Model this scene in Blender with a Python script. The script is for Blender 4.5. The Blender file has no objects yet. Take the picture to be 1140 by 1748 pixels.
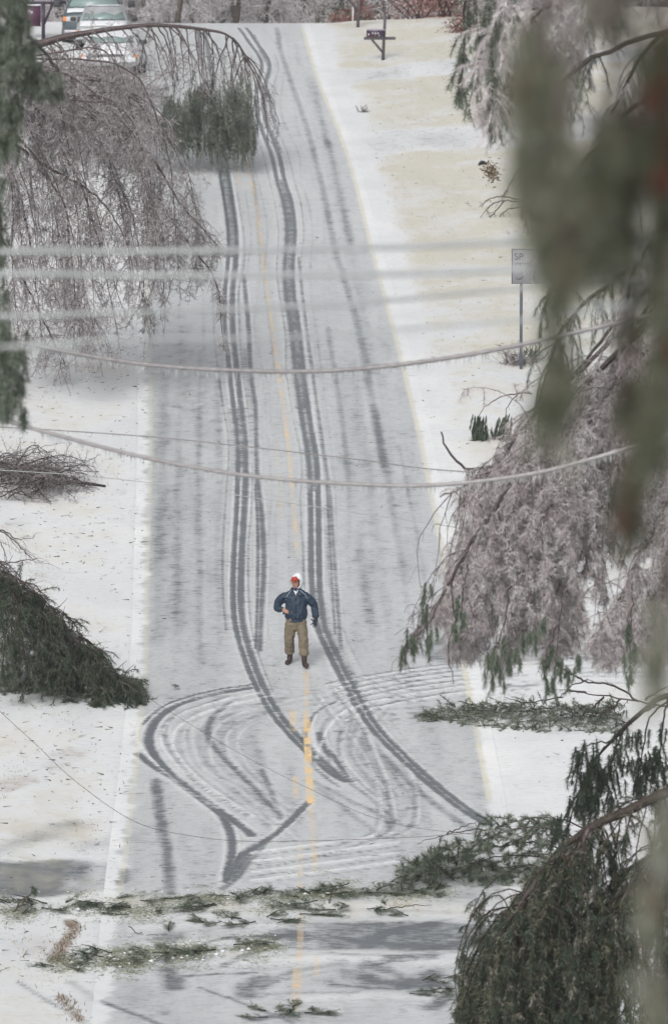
import bpy, math
import numpy as np
from math import radians, sin, cos, pi

rng = np.random.default_rng(7)
scene = bpy.context.scene
C = scene.collection

# ------------------------------------------------------------------ camera
CAMZ = 16.5
PITCH = math.atan(874.0 / 9025.0)
F = 190.0 / 24.0 * 1140.0
cam_d = bpy.data.cameras.new('camera')
cam = bpy.data.objects.new('camera', cam_d)
C.objects.link(cam)
scene.camera = cam
cam.location = (0, 0, CAMZ)
cam.rotation_euler = (pi / 2 - PITCH, 0, 0)
cam_d.lens = 190
cam_d.sensor_fit = 'HORIZONTAL'
cam_d.sensor_width = 24
cam_d.clip_start = 0.5
cam_d.clip_end = 1500
cam_d.dof.use_dof = True
cam_d.dof.focus_distance = 104
cam_d.dof.aperture_fstop = 3.2

# ------------------------------------------------------------------ world, sun, exposure
world = bpy.data.worlds.new("World")
scene.world = world
world.use_nodes = True
wn = world.node_tree
sky = wn.nodes.new('ShaderNodeTexSky')
sky.sky_type = 'NISHITA'
sky.sun_disc = False
sky.sun_elevation = radians(42)
sky.sun_rotation = radians(200)
sky.air_density = 1.0
sky.dust_density = 4.0
sky.ozone_density = 0.6
hs = wn.nodes.new('ShaderNodeHueSaturation')      # overcast: the same sky with less blue
hs.inputs['Saturation'].default_value = 0.12
bg = wn.nodes['Background']
wn.links.new(sky.outputs[0], hs.inputs['Color'])
wn.links.new(hs.outputs[0], bg.inputs[0])
bg.inputs[1].default_value = 0.12
sun_d = bpy.data.lights.new('sun', 'SUN')
sun = bpy.data.objects.new('sun', sun_d)
C.objects.link(sun)
sun_d.energy = 0.9
sun_d.angle = radians(25)
sun_d.color = (1.0, 0.97, 0.94)
# sun direction matching the sky's (azimuth 200 deg from +Y, elevation 42)
az, el = radians(200), radians(42)
from mathutils import Vector, Matrix
sd = Vector((sin(az) * cos(el), cos(az) * cos(el), sin(el)))
sun.rotation_euler = sd.to_track_quat('Z', 'Y').to_euler()
scene.view_settings.view_transform = 'Standard'
scene.view_settings.look = 'None'
scene.view_settings.exposure = 0.32
scene.view_settings.gamma = 1.0
scene.render.engine = 'CYCLES'
scene.cycles.max_bounces = 5
scene.cycles.diffuse_bounces = 3
scene.cycles.glossy_bounces = 2
scene.cycles.transmission_bounces = 3
scene.cycles.volume_bounces = 0
scene.cycles.use_denoising = True
scene.cycles.use_adaptive_sampling = True

# ------------------------------------------------------------------ pixel <-> place
def ray(px, py):
    xc = (px - 570.0) / F
    yc = (874.0 - py) / F
    return np.array([xc, cos(PITCH) + yc * sin(PITCH), -sin(PITCH) + yc * cos(PITCH)])

def at(px, py, Y):
    d = ray(px, py)
    return np.array([0, 0, CAMZ]) + d * (Y / d[1])

PY = np.array([-60, -10, 0, 10, 30, 50, 65, 75, 82, 86, 90.5, 96, 105, 113.5, 122, 131, 147.5, 163, 175, 185, 189, 192, 196, 205, 230, 300, 700], float)
PZ = np.array([-2.0, -1.8, -1.9, -3.2, -8.4, -12.9, -15.5, -16.05, -15.85, -15.55, -15.1, -14.4, -13.1, -11.75, -10.35, -9.05, -6.9, -4.75, -3.02, -1.6, -1.08, -0.86, -0.95, -1.6, -4.2, -7.0, -9.0]) + CAMZ
_h = np.diff(PY); _dl = np.diff(PZ) / _h
_m = np.zeros(len(PY))
_m[0] = _dl[0]; _m[-1] = _dl[-1]
_m[1:-1] = (_dl[:-1] * _h[1:] + _dl[1:] * _h[:-1]) / (_h[1:] + _h[:-1])
def prof(Y):
    Y = np.clip(np.asarray(Y, float), PY[0], PY[-1] - 1e-6)
    i = np.clip(np.searchsorted(PY, Y, side='right') - 1, 0, len(PY) - 2)
    t = (Y - PY[i]) / _h[i]
    h00 = 2*t**3 - 3*t**2 + 1; h10 = t**3 - 2*t**2 + t
    h01 = -2*t**3 + 3*t**2; h11 = t**3 - t**2
    return h00*PZ[i] + h10*_h[i]*_m[i] + h01*PZ[i+1] + h11*_h[i]*_m[i+1]

_YS = np.linspace(66, 197, 5000)
def Yrow(py):                      # distance at which the road surface shows on this picture row
    d = ray(570, py)
    z = CAMZ + d[2] / d[1] * _YS
    below = np.nonzero(z < prof(_YS))[0]
    return _YS[below[0]] if len(below) else 192.0

# road edges measured down the hill
_EL = [(48, 214), (265, 243), (420, 249), (600, 255), (780, 257), (940, 252), (1137, 249), (1200, 242), (1370, 226), (1530, 204), (1748, 190)]
_ER = [(48, 516), (130, 540), (265, 593), (420, 633), (620, 686), (780, 723), (940, 754), (1137, 791), (1370, 836), (1530, 862), (1748, 885)]
_ly = np.array([Yrow(a) for a, b in _EL]); _lx = np.array([at(b, a, Yrow(a))[0] for a, b in _EL])
_ry = np.array([Yrow(a) for a, b in _ER]); _rx = np.array([at(b, a, Yrow(a))[0] for a, b in _ER])
def smooth_tab(ys, xs):
    o = np.argsort(ys); ys, xs = ys[o], xs[o]
    g = np.linspace(40, 230, 400)
    v = np.interp(g, ys, xs)
    lo = g < ys[0]; v[lo] = xs[0]
    hi = g > ys[-1]; v[hi] = xs[-1] + (g[hi] - ys[-1]) * (-0.03)
    k = np.ones(17) / 17
    v = np.convolve(np.pad(v, 8, mode='edge'), k, 'valid')
    return g, v
_gl, _vl = smooth_tab(_ly, _lx); _gr, _vr = smooth_tab(_ry, _rx)
def xl(Y): return np.interp(Y, _gl, _vl)
def xr(Y): return np.interp(Y, _gr, _vr)

def sst(a, b, x):
    t = np.clip((x - a) / (b - a), 0, 1)
    return t * t * (3 - 2 * t)

def lat(x, Y):
    x = np.asarray(x, float); Y = np.asarray(Y, float)
    sl = xl(Y) - 0.35 - x
    sr = x - xr(Y) - 0.35
    z = np.zeros(np.broadcast(x, Y).shape)
    z = z + np.where(sr > 0, 0.05 * np.minimum(sr, 12) * sst(0, 1.5, sr), 0)
    z = z + np.where(sl > 0, 0.02 * np.minimum(sl, 10) * sst(0, 1.5, sl), 0)
    # raised driveway pad on the left near the crest
    t = np.interp(Y, [0, 158, 170, 177, 184, 188, 400], [0, 0, 1.32, 1.02, 0.12, 0, 0])
    z = z + np.where(sl > 0, t * sst(-.2, 0.6, sl), 0)
    off = np.maximum(sl, sr)
    b = 0.045 * np.sin(x * 1.3 + 0.3 * Y) * np.sin(Y * 0.42 + 1.3 * np.sin(x * .6)) + 0.02 * np.sin(x * 3.1 + 2) * np.sin(Y * 1.1 + x)
    z = z + np.where(off > 0, b * sst(0.2, 2.0, off), 0)
    return z

def gz(x, Y):
    return prof(Y) + lat(x, Y)

def G(px, py):
    d = ray(px, py)
    xs = d[0] / d[1] * _YS
    z = CAMZ + d[2] / d[1] * _YS
    below = np.nonzero(z < gz(xs, _YS))[0]
    Y = _YS[below[0]] if len(below) else 192.0
    x = d[0] / d[1] * Y
    return np.array([x, Y, float(gz(x, Y))])

def catmull(P, n):
    P = np.asarray(P, float)
    if len(P) < 3:
        t = np.linspace(0, 1, n)[:, None]
        return P[0] * (1 - t) + P[-1] * t
    Q = np.vstack([2 * P[0] - P[1], P, 2 * P[-1] - P[-2]])
    out = []
    ts = np.linspace(0, len(P) - 1 - 1e-6, n)
    for t in ts:
        i = int(t); u = t - i
        p0, p1, p2, p3 = Q[i], Q[i+1], Q[i+2], Q[i+3]
        out.append(0.5 * ((2*p1) + (-p0+p2)*u + (2*p0-5*p1+4*p2-p3)*u*u + (-p0+3*p1-3*p2+p3)*u**3))
    return np.array(out)

# ------------------------------------------------------------------ mesh building
def norm(v):
    return v / np.maximum(np.linalg.norm(v, axis=-1, keepdims=True), 1e-9)

class MB:
    def __init__(s):
        s.v = []; s.q = []; s.t = []; s.a = []; s.n = 0; s.ngon = []
    def add(s, V, quads=None, tris=None, a=0.5):
        V = np.asarray(V, float).reshape(-1, 3)
        if quads is not None and len(quads): s.q.append(np.asarray(quads, int) + s.n)
        if tris is not None and len(tris): s.t.append(np.asarray(tris, int) + s.n)
        s.v.append(V)
        s.a.append(np.broadcast_to(np.asarray(a, float), (len(V),)) if np.ndim(a) == 0 else np.asarray(a, float))
        s.n += len(V)
    def tubes(s, P, R, sides=4, a=0.5):
        """P (T,n,3), R (T,n)"""
        P = np.asarray(P, float)
        if P.ndim == 2: P = P[None]
        T, n, _ = P.shape
        R = np.broadcast_to(np.asarray(R, float), (T, n))
        tan = norm(np.gradient(P, axis=1))
        ref = np.where(np.abs(tan[..., 1:2]) > 0.9, np.array([1., 0, 0]), np.array([0, 1., 0]))
        u = norm(np.cross(tan, ref)); w = np.cross(tan, u)
        ang = np.arange(sides) * 2 * pi / sides
        V = P[:, :, None, :] + R[:, :, None, None] * (u[:, :, None, :] * np.cos(ang)[None, None, :, None] + w[:, :, None, :] * np.sin(ang)[None, None, :, None])
        idx = np.arange(T * n * sides).reshape(T, n, sides)
        a0 = idx[:, :-1, :]; a1 = np.roll(a0, -1, axis=2)
        b0 = idx[:, 1:, :]; b1 = np.roll(b0, -1, axis=2)
        quads = np.stack([a0, a1, b1, b0], -1).reshape(-1, 4)
        if np.ndim(a) == 1: av = np.repeat(np.asarray(a), n * sides)
        else: av = a
        s.add(V.reshape(-1, 3), quads=quads, a=av)
        if sides >= 4:
            for k in range(T) if T < 40 else ():
                c0 = s.n
                s.add(np.array([P[k, 0], P[k, -1]]), a=0.5)
                base = c0 - T * n * sides - 2 * k
                f = idx[k, 0] + base; l = idx[k, -1] + base
                tr = [[c0, f[(j + 1) % sides], f[j]] for j in range(sides)] + [[c0 + 1, l[j], l[(j + 1) % sides]] for j in range(sides)]
                s.t.append(np.array(tr))
    def blades(s, B, D, L, W, a=0.5):
        """needles: one thin triangle each"""
        N = len(B)
        if N == 0: return
        D = norm(D)
        side = norm(np.cross(D, rng.normal(size=(N, 3))))
        L = np.broadcast_to(L, (N,))[:, None]; W = np.broadcast_to(W, (N,))[:, None]
        V = np.stack([B - side * W / 2, B + side * W / 2, B + D * L], 1).reshape(-1, 3)
        t = np.arange(3 * N).reshape(N, 3)
        s.add(V, tris=t, a=np.repeat(np.broadcast_to(a, (N,)), 3))
    def box(s, c, sz, rz=0.0, a=0.5, taper=1.0, rx=0.0, ry=0.0):
        c = np.asarray(c, float); h = np.asarray(sz, float) / 2
        V = np.array([[x, y, z] for z in (-1, 1) for y in (-1, 1) for x in (-1, 1)], float)
        V[4:, :2] *= taper
        V = V * h
        M = np.array((Matrix.Rotation(rz, 3, 'Z') @ Matrix.Rotation(ry, 3, 'Y') @ Matrix.Rotation(rx, 3, 'X')))
        V = V @ M.T + c
        q = [[0, 2, 3, 1], [4, 5, 7, 6], [0, 1, 5, 4], [2, 6, 7, 3], [0, 4, 6, 2], [1, 3, 7, 5]]
        s.add(V, quads=q, a=a)
    def build(s, name, mat, parent=None, smooth=False, attrs=None, origin=None, bevel=0):
        V = np.concatenate(s.v) if s.v else np.zeros((0, 3))
        if origin is not None: V = V - np.asarray(origin)
        me = bpy.data.meshes.new(name)
        nq = sum(len(x) for x in s.q); nt = sum(len(x) for x in s.t)
        loops = []
        if nq: loops.append(np.concatenate(s.q).reshape(-1))
        if nt: loops.append(np.concatenate(s.t).reshape(-1))
        loops = np.concatenate(loops)
        me.vertices.add(len(V)); me.vertices.foreach_set('co', V.astype(np.float32).ravel())
        me.loops.add(len(loops)); me.loops.foreach_set('vertex_index', loops.astype(np.int32))
        me.polygons.add(nq + nt)
        starts = np.concatenate([np.arange(nq) * 4, nq * 4 + np.arange(nt) * 3]).astype(np.int32)
        me.polygons.foreach_set('loop_start', starts)
        if smooth: me.polygons.foreach_set('use_smooth', np.ones(nq + nt, bool))
        at_ = me.attributes.new('v', 'FLOAT', 'POINT')
        at_.data.foreach_set('value', np.concatenate(s.a).astype(np.float32))
        if attrs:
            for k, val in attrs.items():
                t = me.attributes.new(k, 'FLOAT', 'POINT')
                t.data.foreach_set('value', np.asarray(val, np.float32))
        me.update(calc_edges=True)
        me.validate()
        if mat is not None: me.materials.append(mat)
        o = bpy.data.objects.new(name, me)
        C.objects.link(o)
        if parent is not None: o.parent = parent
        if bevel:
            b = o.modifiers.new('bevel', 'BEVEL'); b.width = bevel; b.segments = 2
        return o

def tag(o, label=None, cat=None, group=None, kind=None):
    if label: o['label'] = label
    if cat: o['category'] = cat
    if group: o['group'] = group
    if kind: o['kind'] = kind
    return o

def thing(name, label, cat, loc=(0, 0, 0), group=None):
    o = bpy.data.objects.new(name, None)
    C.objects.link(o)
    o.location = tuple(float(c) for c in loc)
    o.empty_display_size = 0.3
    return tag(o, label, cat, group)

def copy_tree(o, parent=None):
    c = o.copy(); C.objects.link(c); c.parent = parent
    for ch in [x for x in bpy.data.objects if x.parent == o]:
        copy_tree(ch, c)
    return c

# ------------------------------------------------------------------ materials
def new_mat(name):
    m = bpy.data.materials.new(name); m.use_nodes = True
    nt = m.node_tree
    return m, nt, nt.nodes['Principled BSDF']

def ramp_mat(name, stops, rough=0.5, scale=0, spec=0.5, noise_amt=0.3):
    m, nt, p = new_mat(name)
    a = nt.nodes.new('ShaderNodeAttribute'); a.attribute_name = 'v'
    r = nt.nodes.new('ShaderNodeValToRGB')
    e = r.color_ramp.elements
    while len(e) > 1: e.remove(e[-1])
    e[0].position = stops[0][0]; e[0].color = (*stops[0][1], 1)
    for pos, col in stops[1:]:
        x = e.new(pos); x.color = (*col, 1)
    src = a.outputs['Fac']
    if scale:
        no = nt.nodes.new('ShaderNodeTexNoise'); no.inputs['Scale'].default_value = scale
        no.inputs['Detail'].default_value = 4
        tc = nt.nodes.new('ShaderNodeTexCoord'); nt.links.new(tc.outputs['Object'], no.inputs['Vector'])
        ma = nt.nodes.new('ShaderNodeMath'); ma.operation = 'MULTIPLY_ADD'
        sb = nt.nodes.new('ShaderNodeMath'); sb.operation = 'SUBTRACT'; sb.inputs[1].default_value = 0.5
        nt.links.new(no.outputs['Fac'], sb.inputs[0])
        nt.links.new(sb.outputs[0], ma.inputs[0]); ma.inputs[1].default_value = noise_amt
        nt.links.new(src, ma.inputs[2]); src = ma.outputs[0]
    nt.links.new(src, r.inputs[0])
    nt.links.new(r.outputs[0], p.inputs['Base Color'])
    p.inputs['Roughness'].default_value = rough
    p.inputs['Specular IOR Level'].default_value = spec
    return m

def plain(name, col, rough=0.5, metal=0, noise=0.15, scale=8, spec=0.5):
    c = np.array(col)
    m = ramp_mat(name, [(0, tuple(c * (1 - noise * 2))), (1, tuple(np.minimum(c * (1 + noise * 2), 0.95)))], rough, scale, spec, 1.6)
    m.node_tree.nodes['Principled BSDF'].inputs['Metallic'].default_value = metal
    return m

M_green = ramp_mat('pine_needles', [(0, (.014, .022, .014)), (.35, (.038, .062, .038)), (.6, (.085, .115, .07)), (.8, (.20, .225, .18)), (1, (.48, .50, .48))], .45)
M_olive = ramp_mat('cedar_foliage', [(0, (.014, .016, .010)), (.25, (.025, .042, .02)), (.45, (.055, .075, .035)), (.62, (.13, .11, .07)), (.8, (.22, .20, .16)), (1, (.48, .47, .45))], .45)
M_near = ramp_mat('near_needles', [(0, (.018, .026, .012)), (.3, (.055, .065, .034)), (.55, (.125, .135, .08)), (.8, (.28, .285, .22)), (1, (.58, .59, .54))], .45)
M_icepink = ramp_mat('iced_needles', [(0, (.10, .055, .055)), (.2, (.30, .235, .235)), (.5, (.50, .45, .45)), (.8, (.62, .585, .585)), (1, (.82, .81, .81))], .35)
M_twig = ramp_mat('iced_twigs', [(0, (.03, .02, .022)), (.3, (.14, .115, .12)), (.6, (.36, .325, .33)), (.85, (.50, .475, .48)), (1, (.74, .73, .73))], .35)
M_bark = ramp_mat('bark', [(0, (.012, .009, .007)), (.5, (.05, .036, .028)), (1, (.20, .175, .155))], .7, 14, .4, .8)
M_limb = ramp_mat('wet_bark', [(0, (.018, .010, .010)), (.45, (.07, .045, .045)), (.8, (.2, .16, .16)), (1, (.4, .37, .37))], .5, 22, .5, 1.3)
M_far = ramp_mat('far_twigs', [(0, (.16, .13, .14)), (.5, (.42, .39, .40)), (1, (.78, .76, .77))], .6)
M_redleaf = ramp_mat('red_leaves', [(0, (.06, .012, .01)), (.6, (.2, .05, .035)), (1, (.4, .28, .25))], .6)
M_straw = ramp_mat('dead_grass', [(0, (.16, .1, .05)), (.5, (.38, .3, .17)), (1, (.62, .56, .4))], .7)
M_speck = ramp_mat('litter', [(0, (.02, .02, .018)), (.5, (.08, .07, .05)), (1, (.2, .2, .16))], .7)
M_wire = ramp_mat('iced_wire', [(0, (.12, .11, .12)), (.5, (.32, .3, .3)), (1, (.6, .62, .62))], .3, 3, .5, .4)
M_wirepale = ramp_mat('pale_iced_wire', [(0, (.25, .26, .265)), (.5, (.38, .40, .40)), (1, (.52, .54, .54))], .3, 2, .5, .4)
M_icicle = ramp_mat('icicle_ice', [(0, (.3, .3, .31)), (1, (.7, .72, .73))], .15)
M_snow = plain('snow_cap', (.78, .79, .82), .6, 0, .03)

def ground_material():
    m, nt, p = new_mat('icy_ground')
    N = nt.nodes; Lk = nt.links
    def attr(n):
        a = N.new('ShaderNodeAttribute'); a.attribute_name = n; return a.outputs['Fac']
    def mth(op, a, b=None, c=None, clamp=False):
        x = N.new('ShaderNodeMath'); x.operation = op; x.use_clamp = clamp
        for i, y in enumerate((a, b, c)):
            if y is None: continue
            if isinstance(y, (int, float)): x.inputs[i].default_value = y
            else: Lk.new(y, x.inputs[i])
        return x.outputs[0]
    tc = N.new('ShaderNodeTexCoord')
    def noise(scale, detail=4, sc=(1, 1, 1), rough=.5):
        mp = N.new('ShaderNodeMapping'); mp.inputs['Scale'].default_value = sc
        Lk.new(tc.outputs['Object'], mp.inputs[0])
        n = N.new('ShaderNodeTexNoise'); n.inputs['Scale'].default_value = scale; n.inputs['Detail'].default_value = detail
        n.inputs['Roughness'].default_value = rough
        Lk.new(mp.outputs[0], n.inputs['Vector']); return n.outputs['Fac']
    def mix(f, a, b):
        x = N.new('ShaderNodeMix'); x.data_type = 'RGBA'
        if isinstance(f, (int, float)): x.inputs[0].default_value = f
        else: Lk.new(f, x.inputs[0])
        for i, y in ((6, a), (7, b)):
            if isinstance(y, tuple): x.inputs[i].default_value = (*y, 1)
            else: Lk.new(y, x.inputs[i])
        return x.outputs[2]
    fine = noise(8, 6, (.5, 1.6, 1), .75)
    mid = noise(2.4, 5, (1.2, .8, 1), .6)
    strk = noise(1.1, 3, (2.4, .10, 1))
    patch = noise(.5, 4)
    bare = attr('bare'); snow = attr('snow'); grass = attr('grass'); brown = attr('brown'); line = attr('line'); edge = attr('edge')
    # bare asphalt / slush
    f = mth('SUBTRACT', fine, .5)
    f2 = mth('SUBTRACT', mid, .5)
    f3 = mth('SUBTRACT', strk, .5)
    t = mth('MULTIPLY_ADD', f, 2.6, bare)
    t = mth('MULTIPLY_ADD', f2, .8, t)
    t = mth('MULTIPLY_ADD', mth('MULTIPLY', f3, mth('SUBTRACT', 1.0, snow, clamp=True)), .7, t)
    t = mth('SUBTRACT', t, .5)
    t = mth('MULTIPLY_ADD', t, 1.7, .5, clamp=True)
    slush = mix(mth('MULTIPLY_ADD', fine, 2.4, -.7, clamp=True), (.25, .27, .285), (.69, .705, .715))
    white = mix(mth('MULTIPLY_ADD', fine, 2.0, -.5, clamp=True), (.74, .745, .75), (.88, .88, .88))
    sn = mth('MULTIPLY_ADD', f, .9, snow)
    sn = mth('MULTIPLY_ADD', f2, .6, sn, clamp=True)
    white = mix(mth('MULTIPLY_ADD', patch, 2.2, -.75, clamp=True), (.66, .675, .69), white)  # grey shading of snow undulations painted into the colour by large noise
    cover = mix(sn, slush, white)
    asphalt = mix(fine, (.075, .085, .095), (.15, .165, .18))
    col = mix(t, cover, asphalt)
    # painted lines seen through the ice
    lf = mth('MULTIPLY', line, mth('MULTIPLY_ADD', mid, 3.2, -1.15, clamp=True), clamp=True)
    col = mix(lf, col, (.78, .56, .29))
    ef = mth('MULTIPLY', edge, mth('MULTIPLY_ADD', mid, 1.6, -.2, clamp=True), clamp=True)
    col = mix(ef, col, (.66, .63, .50))
    # dead grass showing through the glaze
    g = mth('MULTIPLY_ADD', mth('SUBTRACT', patch, .5), 2.6, grass)
    g = mth('MULTIPLY_ADD', f, 1.1, g)
    g = mth('MULTIPLY_ADD', f2, 1.3, g)
    g = mth('MULTIPLY_ADD', mth('SUBTRACT', g, .5), 1.3, .42, clamp=True)
    g = mth('MULTIPLY', g, mth('MULTIPLY', grass, 3.0, clamp=True))
    gcol = mix(fine, (.37, .34, .25), (.66, .63, .54))
    col = mix(mth('MULTIPLY', g, .8), col, gcol)
    b = mth('MULTIPLY_ADD', mth('ADD', f, f2), 1.4, brown)
    b = mth('MULTIPLY', b, mth('MULTIPLY', brown, 2.5, clamp=True), clamp=True)
    col = mix(b, col, (.17, .10, .055))
    Lk.new(col, p.inputs['Base Color'])
    r = mth('MULTIPLY_ADD', sn, .35, .30)
    Lk.new(r, p.inputs['Roughness'])
    p.inputs['Specular IOR Level'].default_value = .45
    bp = N.new('ShaderNodeBump'); bp.inputs['Strength'].default_value = .35; bp.inputs['Distance'].default_value = .02
    hh = mth('MULTIPLY_ADD', t, -1.0, mth('ADD', fine, mid))
    Lk.new(hh, bp.inputs['Height']); Lk.new(bp.outputs[0], p.inputs['Normal'])
    return m
M_ground = ground_material()

# ------------------------------------------------------------------ marks on the road (tracks, ridges, lines)
def gp(pts):
    return np.array([G(x, y)[:2] for x, y in pts])

TR = []   # (world polyline, half width m, strength, kind)
def track(pts, w, s, kind='bare', n=60, edge=0.5):
    TR.append((catmull(gp(pts), n), w, s, kind, edge))
def offs(pts, dx, dy=0):
    return [(x + dx, y + dy) for x, y in pts]

Cl = [(340, 48), (352, 130), (362, 200), (373, 262), (385, 330), (394, 400), (393, 450), (388, 500), (388, 560), (394, 620), (402, 690), (410, 760), (409, 850), (404, 940), (402, 1020), (408, 1080), (430, 1150), (460, 1210), (495, 1255), (530, 1290), (565, 1322), (592, 1338)]
track(offs(Cl, -4), .055, .95, n=140); track(offs(Cl, 9), .07, .9, n=140)
track([(372, 262), (386, 330), (396, 400), (394, 440)], .16, .62)
CA = [(412, 48), (428, 70), (446, 95), (452, 115), (444, 150), (443, 190), (453, 225), (468, 265), (478, 310), (490, 350), (495, 400), (491, 460), (494, 510), (503, 570), (510, 640), (521, 720), (532, 790), (535, 860), (536, 940), (538, 1010), (546, 1070), (565, 1115), (590, 1165), (630, 1235), (680, 1290), (735, 1340), (785, 1380), (835, 1412)]
track(offs(CA, -5), .06, .95, n=160); track(offs(CA, 8), .06, .95, n=160)
track([(478, 310), (490, 350), (495, 400), (491, 460), (494, 510), (503, 570), (510, 640), (518, 700)], .19, .62)
track([(432, 60), (452, 100), (460, 120), (452, 150), (452, 200), (470, 240), (478, 262)], .09, .6)
track([(505, 600), (516, 690), (528, 770), (533, 840)], .16, .5)
track([(540, 1010), (556, 1080), (590, 1150), (620, 1210)], .16, .55)
track([(645, 1285), (700, 1340), (760, 1390), (815, 1425)], .10, .5)
track([(600, 1195), (650, 1262), (720, 1330), (800, 1392)], .16, .35)
track([(472, 48), (480, 90), (500, 150), (524, 220), (545, 300), (560, 370), (575, 440)], .11, .42)
track([(575, 440), (600, 520), (622, 610), (637, 700), (655, 800)], .10, .36)
track([(455, 160), (466, 200), (475, 235)], .06, .6)
track([(416, 470), (424, 560), (428, 640), (436, 700), (438, 800), (446, 880), (450, 960), (446, 1050), (443, 1115)], .06, .75, n=90)
track([(436, 830), (440, 900), (440, 1000), (437, 1110)], .04, .75)
track([(420, 600), (430, 680), (436, 750)], .18, .38)
track([(510, 440), (518, 520), (528, 600), (542, 700), (552, 770), (562, 840), (570, 950), (578, 1060), (582, 1110)], .05, .55, n=90)
track([(558, 830), (563, 930), (568, 1020), (572, 1085)], .035, .6)
track([(405, 700), (412, 760), (412, 800)], .2, .6)
for pl, deltas in ((Cl, ((-22, .03, .34), (22, .035, .4), (34, .03, .28), (50, .05, .22))), (CA, ((-18, .03, .4), (24, .035, .36), (38, .04, .25), (60, .06, .16), (-40, .03, .2)))):
    for dx_, w_, s_ in deltas:
        k0 = int(rng.integers(0, 6)); k1 = len(pl) - int(rng.integers(3, 8))
        track(offs([(a_ + rng.normal() * 2, b_) for a_, b_ in pl[k0:k1]], dx_), w_, s_, n=110)
for x0_, y0_, x1_, y1_ in ((285, 620, 270, 1120), (310, 560, 302, 1090), (340, 600, 342, 1120), (372, 650, 374, 1100), (470, 880, 482, 1130), (560, 560, 640, 1120), (600, 620, 668, 1100), (640, 700, 712, 1120), (680, 760, 748, 1120), (300, 300, 306, 560), (340, 280, 348, 600), (430, 290, 470, 640), (560, 240, 640, 640), (530, 130, 600, 420), (500, 60, 560, 250)):
    track([(x0_, y0_), (x0_ * .6 + x1_ * .4 + rng.normal() * 3, y0_ * .6 + y1_ * .4), (x1_, y1_)], rng.uniform(.05, .16), rng.uniform(.14, .26), 'soft', n=60)
# wide grey lengthways bands: thinner ice, and tree reflections painted in as bareness
for pts, w, s in [
    ([(272, 640), (268, 800), (268, 960), (262, 1100)], .26, .22),
    ([(296, 720), (295, 850), (292, 960), (290, 1080)], .20, .16),
    ([(330, 700), (330, 820), (328, 960), (325, 1080)], .24, .18),
    ([(352, 560), (360, 700), (362, 860), (365, 1000)], .18, .08),
    ([(320, 280), (325, 420), (325, 560)], .5, .06),
    ([(640, 640), (668, 760), (690, 880), (705, 980)], .30, .16),
    ([(600, 700), (618, 820), (632, 960), (640, 1080)], .16, .14),
    ([(700, 800), (722, 920), (742, 1040)], .16, .12),
    ([(560, 300), (590, 420), (620, 540), (650, 660)], .28, .10),
    ([(430, 300), (450, 400), (462, 500), (476, 640)], .16, .08),
    ([(520, 100), (545, 200), (565, 280)], .22, .06),
    ([(730, 1170), (745, 1250), (760, 1340)], .22, .22),
    ([(790, 1180), (805, 1260), (820, 1340)], .2, .18),
    ([(360, 1380), (365, 1440), (372, 1500)], .3, .1)]:
    track(pts, w, s, 'soft')
# turning swirls at the junction
track([(432, 1172), (370, 1181), (300, 1200), (262, 1222), (242, 1242)], .05, .95)
track([(428, 1178), (370, 1188), (310, 1204), (275, 1225), (257, 1250), (256, 1278), (275, 1308), (310, 1340), (352, 1372), (395, 1402), (420, 1420), (430, 1430)], .085, 1.0, n=90)
track([(234, 1290), (262, 1312), (300, 1337), (345, 1370), (378, 1396), (394, 1430), (395, 1465), (386, 1500)], .075, .95, n=80)
track([(392, 1203), (366, 1225), (354, 1248), (362, 1275), (395, 1310), (430, 1345), (455, 1372), (478, 1395)], .08, .68, n=70)
track([(446, 1318), (458, 1345), (470, 1375), (478, 1402)], .075, .6)
track([(528, 1372), (500, 1400), (470, 1428), (440, 1447), (415, 1462), (400, 1480), (385, 1510)], .07, 1.0, n=70)
track([(455, 1440), (430, 1470), (405, 1500), (380, 1522)], .09, .62)
track([(440, 1445), (415, 1470), (395, 1500)], .12, .8)
track([(604, 1192), (565, 1205), (540, 1220), (524, 1248), (522, 1270)], .045, .8)
track([(545, 1255), (552, 1278), (572, 1300), (590, 1330)], .075, .9)
track([(530, 1290), (560, 1318), (592, 1336)], .13, .8)
track([(530, 1335), (560, 1350), (600, 1372), (640, 1390), (664, 1410), (660, 1430), (640, 1440)], .09, .45, n=60)
track([(545, 1350), (590, 1385), (625, 1412), (650, 1428)], .09, .42)
track([(592, 1338), (625, 1360), (655, 1385), (672, 1405), (668, 1428)], .06, .45)
track([(425, 1200), (398, 1225), (402, 1255), (420, 1290), (440, 1330)], .12, .3)
track([(470, 1200), (430, 1240), (430, 1280), (450, 1310)], .2, .34)
track([(612, 1245), (618, 1280), (632, 1320), (642, 1360)], .16, .4)
track([(655, 1290), (680, 1330), (690, 1370), (690, 1400)], .12, .25)
track([(300, 1250), (330, 1290), (370, 1330)], .25, .2)
track([(266, 1336), (274, 1400), (286, 1460), (292, 1532)], .12, .66, 'soft')
track([(270, 1340), (278, 1400), (290, 1465), (294, 1530)], .10, .35, 'bare')
track([(350, 1500), (480, 1480), (560, 1462), (640, 1440)], .03, .5)
track([(230, 1528), (330, 1518), (400, 1505)], .03, .5)
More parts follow.
